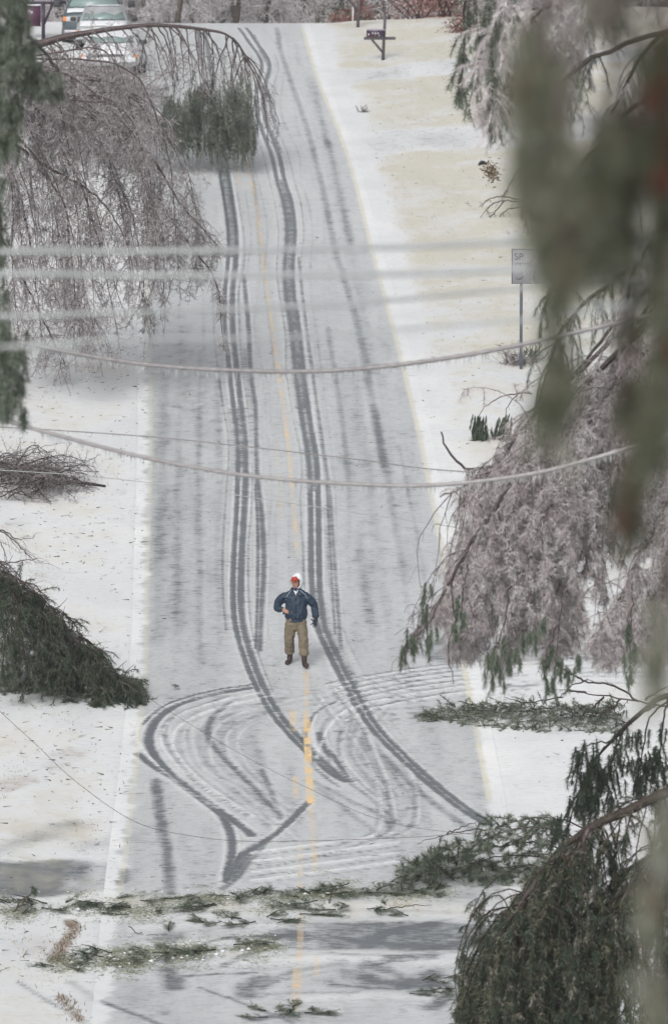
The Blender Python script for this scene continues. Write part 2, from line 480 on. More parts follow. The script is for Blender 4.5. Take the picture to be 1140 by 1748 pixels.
# ridges thrown by turning cars towards the right side street
for k, dy in enumerate([-14, -6, 2, 11, 20, 30, 42]):
    track([(560 + 5 * k, 1185 + dy * 1.1), (640, 1168 + dy), (740, 1152 + dy * .9), (850, 1143 + dy * .8), (1000, 1138 + dy * .7), (1160, 1136 + dy * .7)], .05, .45 if k % 2 else .55, n=70)
    track([(560 + 5 * k, 1189 + dy * 1.1), (640, 1172 + dy), (740, 1156 + dy * .9), (850, 1147 + dy * .8), (1000, 1142 + dy * .7), (1160, 1140 + dy * .7)], .05, .8, 'snow', n=70)
for y0 in (1500, 1486, 1468, 1452):
    track([(430, y0 + 8), (520, y0 - 4), (600, y0 - 14), (680, y0 - 26)], .06, .9, 'snow')
    track([(430, y0 + 14), (520, y0 + 2), (600, y0 - 8), (680, y0 - 20)], .035, .42)
track([(540, 1300), (560, 1250), (600, 1215), (700, 1190)], .05, .7, 'snow')
for dx, dy, ss in ((60, 14, .45), (84, 18, .4), (108, 24, .35), (20, 6, .3)):
    track([(430 + dx, 1180 + dy), (340 + dx, 1204 + dy), (290 + dx, 1232 + dy), (282 + dx, 1272 + dy), (318 + dx, 1318 + dy), (366 + dx, 1358 + dy), (405 + dx, 1385 + dy)], .10, ss * .8, n=60)
for dx, dy, ss in ((0, 0, .4), (22, 4, .35), (46, 6, .35), (-16, -6, .3)):
    track([(640 + dx * .5, 1205 + dy), (600 + dx, 1232 + dy), (600 + dx, 1275 + dy), (625 + dx, 1320 + dy), (655 + dx, 1360 + dy)], .07, ss, n=60)
for dx, dy in ((14, 4), (34, 10), (-26, -2)):
    track([(430 + dx, 1182 + dy), (330 + dx, 1206 + dy), (275 + dx, 1232 + dy), (262 + dx, 1270 + dy), (300 + dx, 1318 + dy), (352 + dx, 1358 + dy), (400 + dx, 1388 + dy)], .06, .7, 'snow', n=60)
track([(552, 1200), (534, 1240), (540, 1290)], .06, .6, 'snow')
swirlA = [(432, 1172), (360, 1190), (290, 1215), (262, 1250), (275, 1300), (330, 1345), (400, 1395), (440, 1440)]
swirlB = [(600, 1192), (548, 1225), (530, 1262), (548, 1305), (590, 1345), (640, 1380)]
swirlC = [(560, 1180), (610, 1240), (640, 1300), (665, 1360), (660, 1420), (600, 1448), (520, 1470)]
for base_, offs_ in ((swirlA, ((22, 6), (48, 10), (66, 18), (92, 20), (118, 28), (140, 26))), (swirlB, ((18, 4), (40, 12), (-14, 4), (64, 20))), (swirlC, ((0, 0), (34, -8), (-22, 6)))):
    for dx_, dy_ in offs_:
        pp_ = [(a_ + dx_ + rng.normal() * 4, b_ + dy_ * (1 - i_ / len(base_)) + rng.normal() * 3) for i_, (a_, b_) in enumerate(base_)]
        k_ = int(rng.integers(0, 2)); pp_ = pp_[k_:len(pp_) - int(rng.integers(0, 2))]
        track(pp_, rng.uniform(.04, .11), rng.uniform(.26, .48), n=70)
        track([(a_ + 9, b_ + 2) for a_, b_ in pp_], rng.uniform(.03, .06), .38, 'snow', n=70)
for k_ in range(9):
    y_ = 1178 + k_ * 9; track([(520 + k_ * 7, y_ + 12), (640, y_ - 6), (760, y_ - 18), (900, y_ * .55 + 1150 * .45 - 14)], .035, .5 if k_ % 2 else .35, n=60)
# bottom: slush and bare patches
track([(545, 1604), (620, 1602), (700, 1602), (775, 1604)], .9, .62, 'street')
track([(290, 1600), (280, 1618)], .25, .55)
track([(450, 1675), (420, 1690), (425, 1705)], .2, .6)
track([(560, 1680), (600, 1682), (640, 1680), (700, 1684)], .5, .36, 'soft')
track([(280, 1660), (295, 1675), (300, 1690)], .18, .55)
track([(245, 1690), (245, 1748)], .5, .25, 'soft')
track([(340, 1690), (400, 1712), (460, 1735), (500, 1750)], .06, .5)
track([(120, 1680), (170, 1712), (230, 1735), (290, 1760)], .08, .6)
track([(30, 1680), (80, 1712), (120, 1735), (150, 1760)], .05, .5)
for y0, x0, x1 in ((1560, 200, 860), (1572, 230, 900), (1640, 200, 800), (1650, 380, 780), (1710, 520, 760), (1618, 260, 520), (1588, 240, 520)):
    track([(x0, y0), ((x0 + x1) / 2, y0 - 6), (x1, y0)], .28, .5, 'snow')
for k_ in range(26):
    x_ = rng.uniform(190, 760); y_ = rng.uniform(1560, 1745); a_ = rng.uniform(-.5, .5)
    track([(x_, y_), (x_ + rng.uniform(30, 90), y_ + 60 * a_), (x_ + rng.uniform(100, 150), y_ + 90 * a_)], rng.uniform(.04, .22), rng.uniform(.3, .6), 'bare' if k_ % 2 else 'soft', n=30)
# centre paint
track([(412, 240), (418, 262), (437, 350), (452, 470), (470, 600), (484, 700), (500, 850), (508, 950)], .05, .72, 'line', n=90)
track([(514, 1050), (522, 1110), (523, 1140), (523, 1170), (523, 1240), (526, 1300)], .05, .6, 'line')
track([(524, 1235), (526, 1300), (530, 1372)], .065, 1.6, 'line')
track([(530, 1375), (534, 1430), (538, 1490)], .05, .5, 'line')
track([(404, 270), (410, 320)], .045, .5, 'line')
track([(470, 760), (478, 860), (480, 900)], .045, .35, 'line')
track([(499, 1215), (501, 1250)], .06, .9, 'line')
track([(504, 1330), (505, 1365)], .05, .8, 'line')
track([(512, 1450), (511, 1520), (513, 1600), (508, 1690), (505, 1730)], .05, .55, 'line')
track([(508, 1655), (506, 1720)], .07, 1.1, 'line')
track([(541, 1640), (540, 1670)], .05, .5, 'line')
ledge = [(214, 60), (243, 265), (249, 420), (255, 600), (257, 780), (252, 940), (249, 1137), (242, 1200), (226, 1370), (204, 1530)]
redge = [(516, 48), (540, 130), (593, 265), (633, 420), (686, 620), (723, 780), (754, 940), (791, 1137), (836, 1370)]
track(ledge, .05, .55, 'edge', n=120); track(redge, .055, 1.0, 'edge', n=120)
# side street patches
track([(-20, 1505), (40, 1506), (90, 1503), (118, 1500)], 1.05, .78, 'street')
track([(60, 1425), (100, 1420), (140, 1416)], .3, .30, 'soft')
track([(100, 1412), (125, 1408)], .2, .4, 'soft')
track([(160, 1445), (190, 1440), (208, 1436)], .35, .5, 'soft')
track([(-20, 1462), (40, 1440), (90, 1432)], .25, .35, 'soft')
track([(800, 1112), (900, 1108), (1000, 1106), (1160, 1104)], 1.1, .40, 'street')
track([(-10, 1350), (30, 1335)], .4, .3, 'brown')
track([(130, 1586), (112, 1612), (92, 1642)], .12, .42, 'brown')
track([(118, 1575), (126, 1582)], .1, .8, 'brown')
track([(100, 1705), (118, 1722), (140, 1748)], .08, .4, 'brown')

def marks(x, Y):
    shp = x.shape
    A = {k: np.zeros(shp) for k in ('bare', 'snow', 'line', 'edge', 'brown', 'h')}
    xf = x; Yf = Y
    for P, w, s, kind, e in TR:
        m = 2.2 if kind in ('bare',) else 2.6
        pad = w * m + .1
        yr = Y[:, 0]
        r0, r1 = np.searchsorted(yr, [P[:, 1].min() - pad, P[:, 1].max() + pad])
        if r1 <= r0: continue
        sx = xf[r0:r1]; sY = Yf[r0:r1]
        msk = (sx > P[:, 0].min() - pad) & (sx < P[:, 0].max() + pad)
        if not msk.any(): continue
        ii = np.nonzero(msk)
        qx = sx[ii]; qY = sY[ii]
        best = np.full(len(qx), 1e9)
        order = np.argsort(qY); qy_s = qY[order]
        for k in range(len(P) - 1):
            a, b = P[k], P[k + 1]
            lo, hi = min(a[1], b[1]) - pad, max(a[1], b[1]) + pad
            i0, i1 = np.searchsorted(qy_s, [lo, hi])
            if i1 <= i0: continue
            id_ = order[i0:i1]
            dx, dy = b - a; L2 = dx * dx + dy * dy + 1e-9
            t = np.clip(((qx[id_] - a[0]) * dx + (qY[id_] - a[1]) * dy) / L2, 0, 1)
            d = np.hypot(qx[id_] - a[0] - t * dx, qY[id_] - a[1] - t * dy)
            best[id_] = np.minimum(best[id_], d)
        d = best / w
        gi = (ii[0] + r0, ii[1])
        if kind == 'bare':
            f = np.exp(-np.power(d, 2.6) * .8) * s
            A['bare'][gi] = np.maximum(A['bare'][gi], f)
            rim = np.exp(-((d - 1.7) / .45) ** 2)
            A['snow'][gi] = np.maximum(A['snow'][gi], rim * .7 * s)
            A['h'][gi] += s * (.010 * rim - .008 * f)
        elif kind == 'soft':
            A['bare'][gi] = np.minimum(A['bare'][gi] + s * np.exp(-d * d * .9), 1.0)
        elif kind == 'street':
            A['bare'][gi] = np.maximum(A['bare'][gi], s * (1 - sst(.85, 1.15, d)))
        elif kind == 'snow':
            f = np.exp(-d * d) * s
            A['snow'][gi] = np.maximum(A['snow'][gi], 1.4 * f); A['h'][gi] += .03 * f
            A['bare'][gi] *= 1 - .7 * f
        else:
            f = (1 - sst(.8, 1.3, d)) * s
            A[kind][gi] = np.maximum(A[kind][gi], f)
    return A

def sheet(name, xs_of, Ys, dz, fill, kind='structure'):
    nr = len(Ys); X = xs_of(Ys[:, None]); Yg = np.broadcast_to(Ys[:, None], X.shape).copy()
    A = marks(X, Yg)
    Z, extra = fill(X, Yg, A)
    nc = X.shape[1]
    idx = np.arange(nr * nc).reshape(nr, nc)
    q = np.stack([idx[:-1, :-1], idx[:-1, 1:], idx[1:, 1:], idx[1:, :-1]], -1).reshape(-1, 4)
    mb = MB(); mb.add(np.stack([X, Yg, Z + dz], -1), quads=q)
    at_ = {k: A[k].ravel() for k in ('bare', 'snow', 'line', 'edge', 'brown')}
    at_['grass'] = extra.ravel()
    o = mb.build(name, M_ground, None, True, at_)
    tag(o, kind=kind)
    return o

Y1545 = Yrow(1545); Y1660 = Yrow(1660)
def nz(x, Y, f, s=0):
    return (np.sin(x * f * 1.7 + Y * f * .6 + s) + np.sin(x * f * .7 - Y * f * 1.1 + 2 * s) + np.sin(x * f * 2.9 + 1.3 * np.sin(Y * f * 1.3 + s) + s)) / 3
def fill_road(X, Y, A):
    l, r = xl(Y), xr(Y)
    u = (X - l) / (r - l)
    base = .17 + .08 * np.exp(-((u - .15) / .12) ** 2) + .05 * np.exp(-((u - .75) / .14) ** 2)
    far = sst(125, 150, Y)
    base = base * (1 - .45 * far) + .02 * nz(X, Y, .35, 1)
    low = sst(Y1545 + 2, Y1545 - 1, Y) if False else 1 - sst(Y1545 - 1, Y1545 + 3, Y)
    base = base * (1 - .55 * low)
    A['bare'] = np.clip(np.maximum(base, A['bare'] + base * .35), 0, 1)
    base_snow = .16 + .10 * nz(X, Y, .8, 4) + .22 * low * (.5 + .8 * nz(X, Y, 1.6, 2))
    mid = np.exp(-((Y - Yrow(1300)) / 7.) ** 2) * .18
    base_snow = base_snow + mid + .10 * far
    # drift over the edges
    jag = .10 * nz(X * 0, Y, 9, 5) + .10 * nz(X * 0, Y, 3.1, 2) + .07 * nz(X * 0, Y, 23, 1)
    el_ = 1 - sst(-.16 + jag, .02 + jag, X - l)
    er_ = 1 - sst(-.12 + jag * .6, .08 + jag * .6, r - X)
    e = np.maximum(el_, er_)
    A['snow'] = np.clip(np.maximum(base_snow * (1 - A['bare'] * .6), A['snow']) + e * .9, 0, 1)
    A['bare'] *= 1 - .85 * e
    ridge = .05 * np.exp(-((Y - Y1545) / .35) ** 2) * (X < 3) + .03 * np.exp(-((Y - Yrow(1640)) / .4) ** 2)
    Z = prof(Y) + A['h'] + ridge + .004 * nz(X, Y, 6)
    band = np.maximum(np.exp(-((Y - Yrow(1556)) / .7) ** 2), .8 * np.exp(-((Y - Yrow(1634)) / .45) ** 2))
    return Z, .42 * band * (.7 + .5 * nz(X, Y, 2.3, 6))
Yr = np.arange(62, 205, .09)
uu = np.linspace(0, 1, 270)[None, :]
sheet('road', lambda Y: (xl(Y) - .3) + uu * (xr(Y) - xl(Y) + .6), Yr, .03, fill_road)

def fill_ground(X, Y, A):
    l, r = xl(Y), xr(Y)
    sr = X - r; sl = l - X
    right = sst(.3, 1.2, sr)
    y420, y600, y750 = Yrow(420), Yrow(600), Yrow(760)
    g = np.interp(Y, [Yrow(1200), y750, y600, y420, Yrow(300), 186, 196], [.14, .32, .60, .82, .90, .92, .6])
    g = right * g * sst(.1, 1.6, sr + .5 * nz(X, Y, .5, 3))
    gl_ = sst(.0, 1.0, sl + .3 * nz(X, Y, 1.7, 3)) * np.interp(Y, [80, 95, 105, 125, 140, 200], [.24, .26, .24, .24, .15, .0])
    grass = g + gl_
    for py, hw in ((121, 1.5), (238, 2.4)):      # icy driveways crossing the lawn
        Yc = G(690, py)[1]
        d = np.abs(Y - Yc - .15 * (X - 3)) / hw
        f = (1 - sst(.7, 1.2, d)) * right
        grass = grass * (1 - f)
        A['bare'] = np.maximum(A['bare'], f * (.16 + .1 * nz(X, Y, 1.2, 8)))
    A['snow'] = np.clip(np.where((sl > -.2) | (sr > -.2), .85, .2) - 1.1 * A['bare'], 0, 1)
    A['line'][:] = 0
    A['bare'] *= np.where(sl > -.5, sst(.35, 1.1, sl + .22 * nz(X, Y, 4, 2)), 1)
    A['brown'] += .25 * (sl > .5) * sst(.55, .9, nz(X, Y, .9, 7))
    Z = gz(X, Y) + A['h'] - .06 * A['brown'] * (A['brown'] > .6)
    inside = (sr < .15) & (sl < .15)
    Z = np.where(inside, Z - .03, Z)
    ed = np.maximum(sr, sl)
    Z += .03 * sst(.1, .4, ed)
    return Z, grass
Yg_ = np.arange(62, 205, .15)
xx = np.concatenate([np.arange(-16, 16.01, .055)])[None, :]
sheet('snowy_ground', lambda Y: xx + 0 * Y, Yg_, .0, fill_ground)
# coarse terrain out to the horizon
mb = MB()
xs = np.concatenate([np.arange(-600, -20, 40), np.arange(-20, 20.1, 1), np.arange(60, 601, 40)])
ys = np.concatenate([np.arange(-60, 240, 1.5), np.arange(240, 700, 20)])
X, Yq = np.meshgrid(xs, ys)
Zt = gz(np.clip(X, -18, 18), Yq) - .12
idx = np.arange(X.size).reshape(X.shape)
mb.add(np.stack([X, Yq, Zt], -1), quads=np.stack([idx[:-1, :-1], idx[:-1, 1:], idx[1:, 1:], idx[1:, :-1]], -1).reshape(-1, 4))
o = mb.build('terrain', M_ground, None, True, {'bare': np.zeros(X.size), 'snow': np.full(X.size, .8), 'line': np.zeros(X.size), 'edge': np.zeros(X.size), 'brown': np.zeros(X.size), 'grass': np.full(X.size, .15)})
tag(o, kind='structure')

# ------------------------------------------------------------------ growing things
DOWN = np.array([0, 0, -1.])
def droop(S, D, L, n=7, g=.35, jit=.12):
    """strands: start S (T,3), direction D, length L (T,) -> (T,n,3)"""
    T = len(S); P = np.zeros((T, n, 3)); P[:, 0] = S; d = norm(D)
    st = (np.broadcast_to(L, (T,)) / (n - 1))[:, None]
    for k in range(1, n):
        d = norm(d + g * DOWN + jit * rng.normal(size=(T, 3)))
        P[:, k] = P[:, k - 1] + d * st
    return P
def along(P, m, t0=0., t1=1.):
    """m random points on every strand: points (T*m,3), tangents, t"""
    T, n, _ = P.shape
    t = t0 + (t1 - t0) * rng.random((T, m))
    f = t * (n - 1); i = np.minimum(f.astype(int), n - 2); u = (f - i)[..., None]
    ar = np.arange(T)[:, None]
    A = P[ar, i]; B = P[ar, i + 1]
    return (A * (1 - u) + B * u).reshape(-1, 3), norm(B - A).reshape(-1, 3), t.reshape(-1)
def line3(pts, Y, n=24, dY=0.0):
    """pixel polyline at distance Y (Y may be a list) -> smooth 3-D polyline"""
    Ys = Y if np.ndim(Y) else [Y] * len(pts)
    return catmull(np.array([at(x, y, yy + dY) for (x, y), yy in zip(pts, Ys)]), n)
def rnd(n): return rng.random(n)
def unit(n): return norm(rng.normal(size=(n, 3)))
def clip_ground(P, lift=.04):
    """keep strands from passing through the ground: they lie down on it"""
    z = gz(P[..., 0], P[..., 1]) + lift
    P[..., 2] = np.maximum(P[..., 2], z)
    return P
def needles(mb, P, per, L=.1, W=.01, spread=.7, fwd=.6, down=.2, v=(.2, .7), t0=0, t1=1, clip=False):
    B, Tn, t = along(P, per, t0, t1)
    D = fwd * Tn + spread * unit(len(B)) + down * DOWN
    tw = np.repeat(rnd(len(P)), per)
    vv = v[0] + (v[1] - v[0]) * (.45 * tw + .55 * rnd(len(B)))
    l = L * (.6 + .6 * rnd(len(B)))
    if clip:
        tip = B + norm(D) * l[:, None]
        bad = tip[:, 2] < gz(tip[:, 0], tip[:, 1])
        D[bad, 2] = np.abs(D[bad, 2])
    mb.blades(B, D, l, W, vv)
def taper(r0, r1, n): return np.linspace(r0, r1, n)

def strands_from(limbs, per, Lr, dirx=(0, 0, 0), g=.35, jit=.12, n=7, out=.6, t0=.05, t1=1):
    """hanging strands starting along the limbs (list of (n,3))"""
    S = []
    for L in limbs:
        P, _, _ = along(L[None], per, t0, t1); S.append(P)
    S = np.concatenate(S)
    D = out * unit(len(S)) + np.array(dirx) + .2 * DOWN
    return droop(S, D, Lr[0] + (Lr[1] - Lr[0]) * rnd(len(S)), n, g, jit)
def side_twigs(P, per, Lr, g=.1, jit=.2, n=4, fwd=.5, t0=.1, t1=1, down=0.0):
    S, Tn, t = along(P, per, t0, t1)
    D = fwd * Tn + .9 * unit(len(S)) + down * DOWN
    return droop(S, D, (Lr[0] + (Lr[1] - Lr[0]) * rnd(len(S))) * (1 - .5 * t), n, g, jit)

# ------------------------------------------------------------------ overhead cables
def cable(name, pts, Y, r, mat, label, ice=0, icer=.004, group=None, ext=7.0, dYdx=0.0):
    P = line3(pts, Y, 90)
    a, b = P[0] - P[1], P[-1] - P[-2]
    P = np.vstack([P[0] + norm(a) * ext, P, P[-1] + norm(b) * ext])
    P[:, 1] += dYdx * P[:, 0]
    org = P[len(P) // 2].copy()
    t = thing(name, label, 'cable', org, group)
    mb = MB(); Q = catmull(P, 500)
    rr = r * (1 + .18 * np.sin(np.arange(500) * .9) * rng.random(500))
    mb.tubes(Q, rr, 6, .3 + .3 * rng.random())
    mb.build('wire', mat, t, True, origin=org)
    if ice:
        m2 = MB(); B, _, _ = along(Q[None], ice)
        L = (.02 + .035 * rnd(len(B))) * (1 + (r > .02))
        N = len(B)
        Pp = np.stack([B + [0, 0, -r * .6], B + np.c_[np.zeros(N), np.zeros(N), -r * .6 - L * .6], B + np.c_[np.zeros(N), np.zeros(N), -r * .6 - L]], 1)
        m2.tubes(Pp, np.array([icer, icer * .6, .0005])[None, :].repeat(N, 0), 3, rnd(N))
        m2.build('icicles', M_icicle, t, True, origin=org)
    return t
gW = 'pale iced power lines crossing high in front of the road'
cable('power_line', [(-60, 432), (0, 430), (380, 427), (700, 420), (870, 412), (1140, 402), (1200, 400)], 25, .013, M_wirepale, 'topmost of the blurred pale iced power lines across the hill', group=gW)
cable('power_line', [(-60, 467), (0, 467), (300, 470), (700, 466), (900, 458), (1140, 443), (1200, 440)], 24, .013, M_wirepale, 'second blurred pale iced power line from the top', group=gW)
cable('power_line', [(-60, 541), (0, 540), (300, 530), (600, 517), (880, 492), (1140, 478), (1200, 476)], 26, .011, M_wirepale, 'third blurred pale iced power line from the top', group=gW)
cable('power_line', [(-60, 594), (0, 592), (200, 580), (500, 575), (700, 560), (900, 545), (1140, 515), (1200, 512)], 23, .0075, M_wirepale, 'lowest and faintest of the blurred pale straight power lines', group=gW)
gS = 'grey sagging cables hung with small icicles'
cable('telephone_cable', [(-60, 560), (0, 575), (100, 598), (250, 622), (400, 632), (550, 633), (700, 620), (880, 590), (1140, 530), (1200, 515)], 58, .024, M_wire, 'thick grey sagging cable with icicles, upper of the two thick ones', 420, .006, gS)
cable('telephone_cable', [(-60, 695), (0, 715), (150, 757), (300, 792), (450, 815), (600, 826), (740, 828), (900, 810), (1020, 780), (1140, 742), (1200, 720)], 59, .023, M_wire, 'thick grey sagging cable with icicles, lower of the two thick ones', 420, .006, gS)
cable('thin_cable', [(-40, 727), (60, 732), (250, 745), (400, 760), (600, 783), (730, 800), (850, 808), (1000, 816)], 76, .008, M_wire, 'thin iced cable just above the lower thick sagging cable', 380, .004, gS)
cable('thin_cable', [(-40, 800), (120, 810), (240, 822), (300, 830), (450, 852), (600, 874), (790, 902), (900, 918), (1100, 950)], 84, .006, M_wirepale, 'thin pale cable slanting down to the right above the walking man', 0)
cable('fallen_cable', [(0, 1215), (60, 1270), (130, 1335), (230, 1403), (330, 1428), (450, 1437), (700, 1430), (900, 1415)], 88.5, .0045, M_limb, 'thin dark cable dropping from the left bank and crossing the swirled tracks', 0, ext=1)
cable('fallen_cable', [(250, 1190), (330, 1240), (430, 1298), (530, 1348), (620, 1390), (700, 1412), (830, 1428)], 91, .0035, M_limb, 'fine dark cable running diagonally over the turning swirls', 0, ext=.5)

# ------------------------------------------------------------------ bent bare tree on the left, hung with ice
def limb_mesh(limbs, r0, r1, mat, name, parent, sides=6, a=.4, origin=None):
    mb = MB()
    for i, L in enumerate(limbs):
        n = len(L)
        q = L + rng.normal(size=L.shape) * .012
        mb.tubes(q, taper(r0 if np.ndim(r0) == 0 else r0[i], r1, n), sides, a + .2 * rng.random())
    return mb.build(name, mat, parent, True, origin=origin)

YB = 128
org = np.array([-11.5, YB, float(gz(-11.5, YB))])
tb = thing('weeping_tree', 'bare tree bent over on the left, its ice coated twigs hanging to the snow', 'tree', org)
root = org + [0, 0, 6.5]
trunk = catmull(np.array([org, org + [0.1, 0, 3], org + [.5, 0, 5.4], org + [1.6, 0, 7.4], org + [2.8, 0, 8.2]]), 24)
limb_mesh([trunk], .2, .07, M_bark, 'trunk', tb, 8, origin=org)
LB = []
for pts in [
    [(-150, 120), (-20, 215), (60, 270), (110, 300), (160, 330), (190, 365), (215, 410), (228, 470)],
    [(-150, 100), (60, 150), (180, 215), (235, 290), (290, 370), (330, 425), (368, 480), (378, 540), (382, 600)],
    [(100, 150), (200, 215), (260, 270), (310, 350), (350, 395), (378, 428)],
    [(-150, 130), (-40, 330), (10, 420), (50, 500), (80, 560), (112, 625)],
    [(-140, 110), (40, 190), (120, 280), (160, 380), (180, 470), (200, 560)],
    [(-140, 130), (0, 260), (40, 360), (60, 470), (70, 580)],
    [(-140, 100), (90, 120), (210, 150), (280, 200), (320, 290), (338, 400), (330, 470)],
    [(-140, 100), (60, 110), (150, 150), (240, 250), (262, 360), (268, 480)],
    [(-140, 110), (20, 170), (90, 240), (130, 350), (140, 480), (150, 560)],
    [(-140, 130), (-20, 240), (20, 320), (20, 440), (30, 560)],
    [(-140, 100), (120, 100), (220, 120), (260, 180), (290, 280), (300, 400), (305, 470)],
    [(-140, 120), (0, 200), (100, 330), (120, 420), (128, 520), (126, 600)],
    [(60, 130), (160, 250), (220, 350), (240, 450), (250, 540)]]:
    LB.append(line3(pts, YB + rng.uniform(-2, 2), 30))
for i in range(22):
    x1 = rng.uniform(10, 350); x0 = x1 - rng.uniform(40, 150); ya = rng.uniform(85, 200)
    yb = np.interp(x1, [0, 130, 220, 300, 370], [560, 600, 560, 470, 400]) - rng.uniform(0, 130)
    LB.append(line3([(-140, 110 + rng.uniform(-10, 10)), (x0 * .4, ya * .8 + 20), (x0, ya), ((x0 + x1) / 2 + 15, (ya + yb) / 2 - 30), (x1, yb)], YB + rng.uniform(-2.5, 2.5), 26))
limb_mesh(LB, [.055 if i < 6 else .03 for i in range(len(LB))], .007, M_limb, 'limbs', tb, 5, .35, origin=org)
env = lambda px: np.interp(px, [0, 60, 130, 175, 210, 260, 300, 330, 375, 420], [590, 670, 685, 640, 685, 600, 560, 500, 440, 400])
def trim_px(P, fn):
    """shorten strands whose tips would hang lower than the crown's outline there"""
    tip = P[:, -1]
    px = 570 + tip[:, 0] / tip[:, 1] * F * 1.0
    py = (CAMZ - tip[:, 2]) / tip[:, 1] * F
    lim = fn(px)
    h = (py - (CAMZ - P[:, 0, 2]) / P[:, 0, 1] * F)
    k = np.clip((lim - (CAMZ - P[:, 0, 2]) / P[:, 0, 1] * F) / np.maximum(h, 1), .02, 1)
    k = np.where(py > lim, k * (.75 + .25 * rnd(len(k))), 1)[:, None, None]
    return P[:, :1] + (P - P[:, :1]) * k
S1 = trim_px(strands_from(LB, 44, (.5, 1.7), (.12, 0, -.25), g=.26, jit=.2, n=9, out=.8, t0=.18), env)
_px = 570 + S1[:, :, 0] / S1[:, :, 1] * F; _py = (CAMZ - S1[:, :, 2]) / S1[:, :, 1] * F
_out = ((_px > 278) & (_py < 262)).any(1) & (rnd(len(S1)) < .9)
S1 = S1[~_out]
S1 = clip_ground(S1)
S2 = side_twigs(S1, 9, (.16, .5), g=.16, jit=.25, n=5, fwd=.55)
S3 = side_twigs(S2, 4, (.06, .2), g=.05, jit=.3, n=3, fwd=.6)
mb = MB()
mb.tubes(S1, taper(.0095, .0045, 9)[None].repeat(len(S1), 0), 3, .1 + .5 * rnd(len(S1)))
mb.tubes(S2, taper(.0062, .0035, 5)[None].repeat(len(S2), 0), 3, .2 + .55 * rnd(len(S2)))
mb.tubes(S3, taper(.0055, .004, 3)[None].repeat(len(S3), 0), 3, .35 + .65 * rnd(len(S3)))
mb.build('twigs', M_twig, tb, origin=org)

# ------------------------------------------------------------------ bent pine arching over the left lane near the crest
YP = 160
org = G(20, 235); org = np.array([at(-60, 200, YP)[0], YP, float(gz(at(-60, 200, YP)[0], YP))])
tp = thing('bent_pine', 'pine bowed by ice over the left lane, its green tip touching the road', 'tree', org)
arch = line3([(-60, 190), (-30, 120), (40, 82), (75, 72), (110, 62), (160, 53), (210, 46), (260, 42), (310, 45), (350, 50), (385, 58), (410, 82), (420, 125)], YP, 60)
arch[:, 1] += np.linspace(0, .8, 60)
mb = MB(); mb.tubes(arch, np.interp(np.linspace(0, 1, 60), [0, .25, .45, .8, 1], [.15, .12, .075, .04, .012]), 8, .35)
mb.build('trunk', M_limb, tp, True, origin=org)
BR = []
for i in range(46):
    t = rng.uniform(.18, .97); k = int(t * 59); s = arch[k]
    L = rng.uniform(.9, 2.0) if t < .55 else rng.uniform(1.5, 2.9)
    BR.append(droop(s[None], np.array([[(.75 if t < .55 else .22) + .2 * rng.normal(), .5 * rng.normal(), -.3]]), np.array([L]), 12, .17, .07)[0])
limb_mesh(BR, .026, .008, M_limb, 'branch', tp, 5, .25, origin=org)
S1 = strands_from(BR, 9, (.3, .8), (.05, 0, -.2), .25, .16, 6, .7, .15)
S2 = side_twigs(S1, 6, (.12, .35), .1, .25, 4)
mb = MB()
mb.tubes(S1, taper(.012, .006, 6)[None].repeat(len(S1), 0), 3, .2 + .4 * rnd(len(S1)))
mb.tubes(S2, taper(.008, .004, 4)[None].repeat(len(S2), 0), 3, .3 + .65 * rnd(len(S2)))
# pale iced under-layer left of the crown
XX = []
for i in range(120):
    XX.append(line3([(rng.uniform(-30, 120), rng.uniform(110, 200)), (rng.uniform(120, 200), rng.uniform(110, 230)), (rng.uniform(190, 300), rng.uniform(120, 245))], YP + rng.uniform(-1.5, 1.5), 10))
T1 = np.array(XX); T2 = side_twigs(T1, 22, (.2, .6), .12, .3, 5, .8); T3 = side_twigs(T2, 4, (.08, .25), .08, .3, 3)
for Q, a_, b_, v0 in ((T1, .02, .008, .1), (T2, .011, .005, .3), (T3, .008, .004, .42)):
    mb.tubes(Q, taper(a_, b_, Q.shape[1])[None].repeat(len(Q), 0), 3, v0 + .45 * rnd(len(Q)))
mb.build('twigs', M_twig, tp, origin=org)
mb = MB()
tips = []
ctr = [(rng.uniform(285, 425), rng.uniform(120, 200)) for _ in range(44)] + [(rng.uniform(278, 430), rng.uniform(190, 236)) for _ in range(50)]
for cx_, cy_ in ctr:
    if cy_ < 170 - (cx_ - 285) * .5: cy_ = rng.uniform(165, 225)
    yy = YP + rng.uniform(-1.1, 1.3)
    for k_ in range(9): tips.append(at(cx_ + rng.normal() * 8, min(cy_ + rng.normal() * 12, 240), yy + rng.normal() * .12))
tips = np.array(tips)
Q = droop(tips, np.array([.15, 0, -1.]) + .35 * unit(len(tips)), .3 + .75 * rnd(len(tips)) ** 1.5, 6, .3, .12)
Q = clip_ground(Q, .05)
bt = MB(); bt.tubes(Q, taper(.012, .006, 6)[None].repeat(len(Q), 0), 3, .25)
bt.build('twigs', M_twig, tp, origin=org)
needles(mb, Q, 58, .18, .011, 1.0, .5, .3, (.25, 1.), .0, 1, True)
mb.build('foliage', M_green, tp, origin=org)

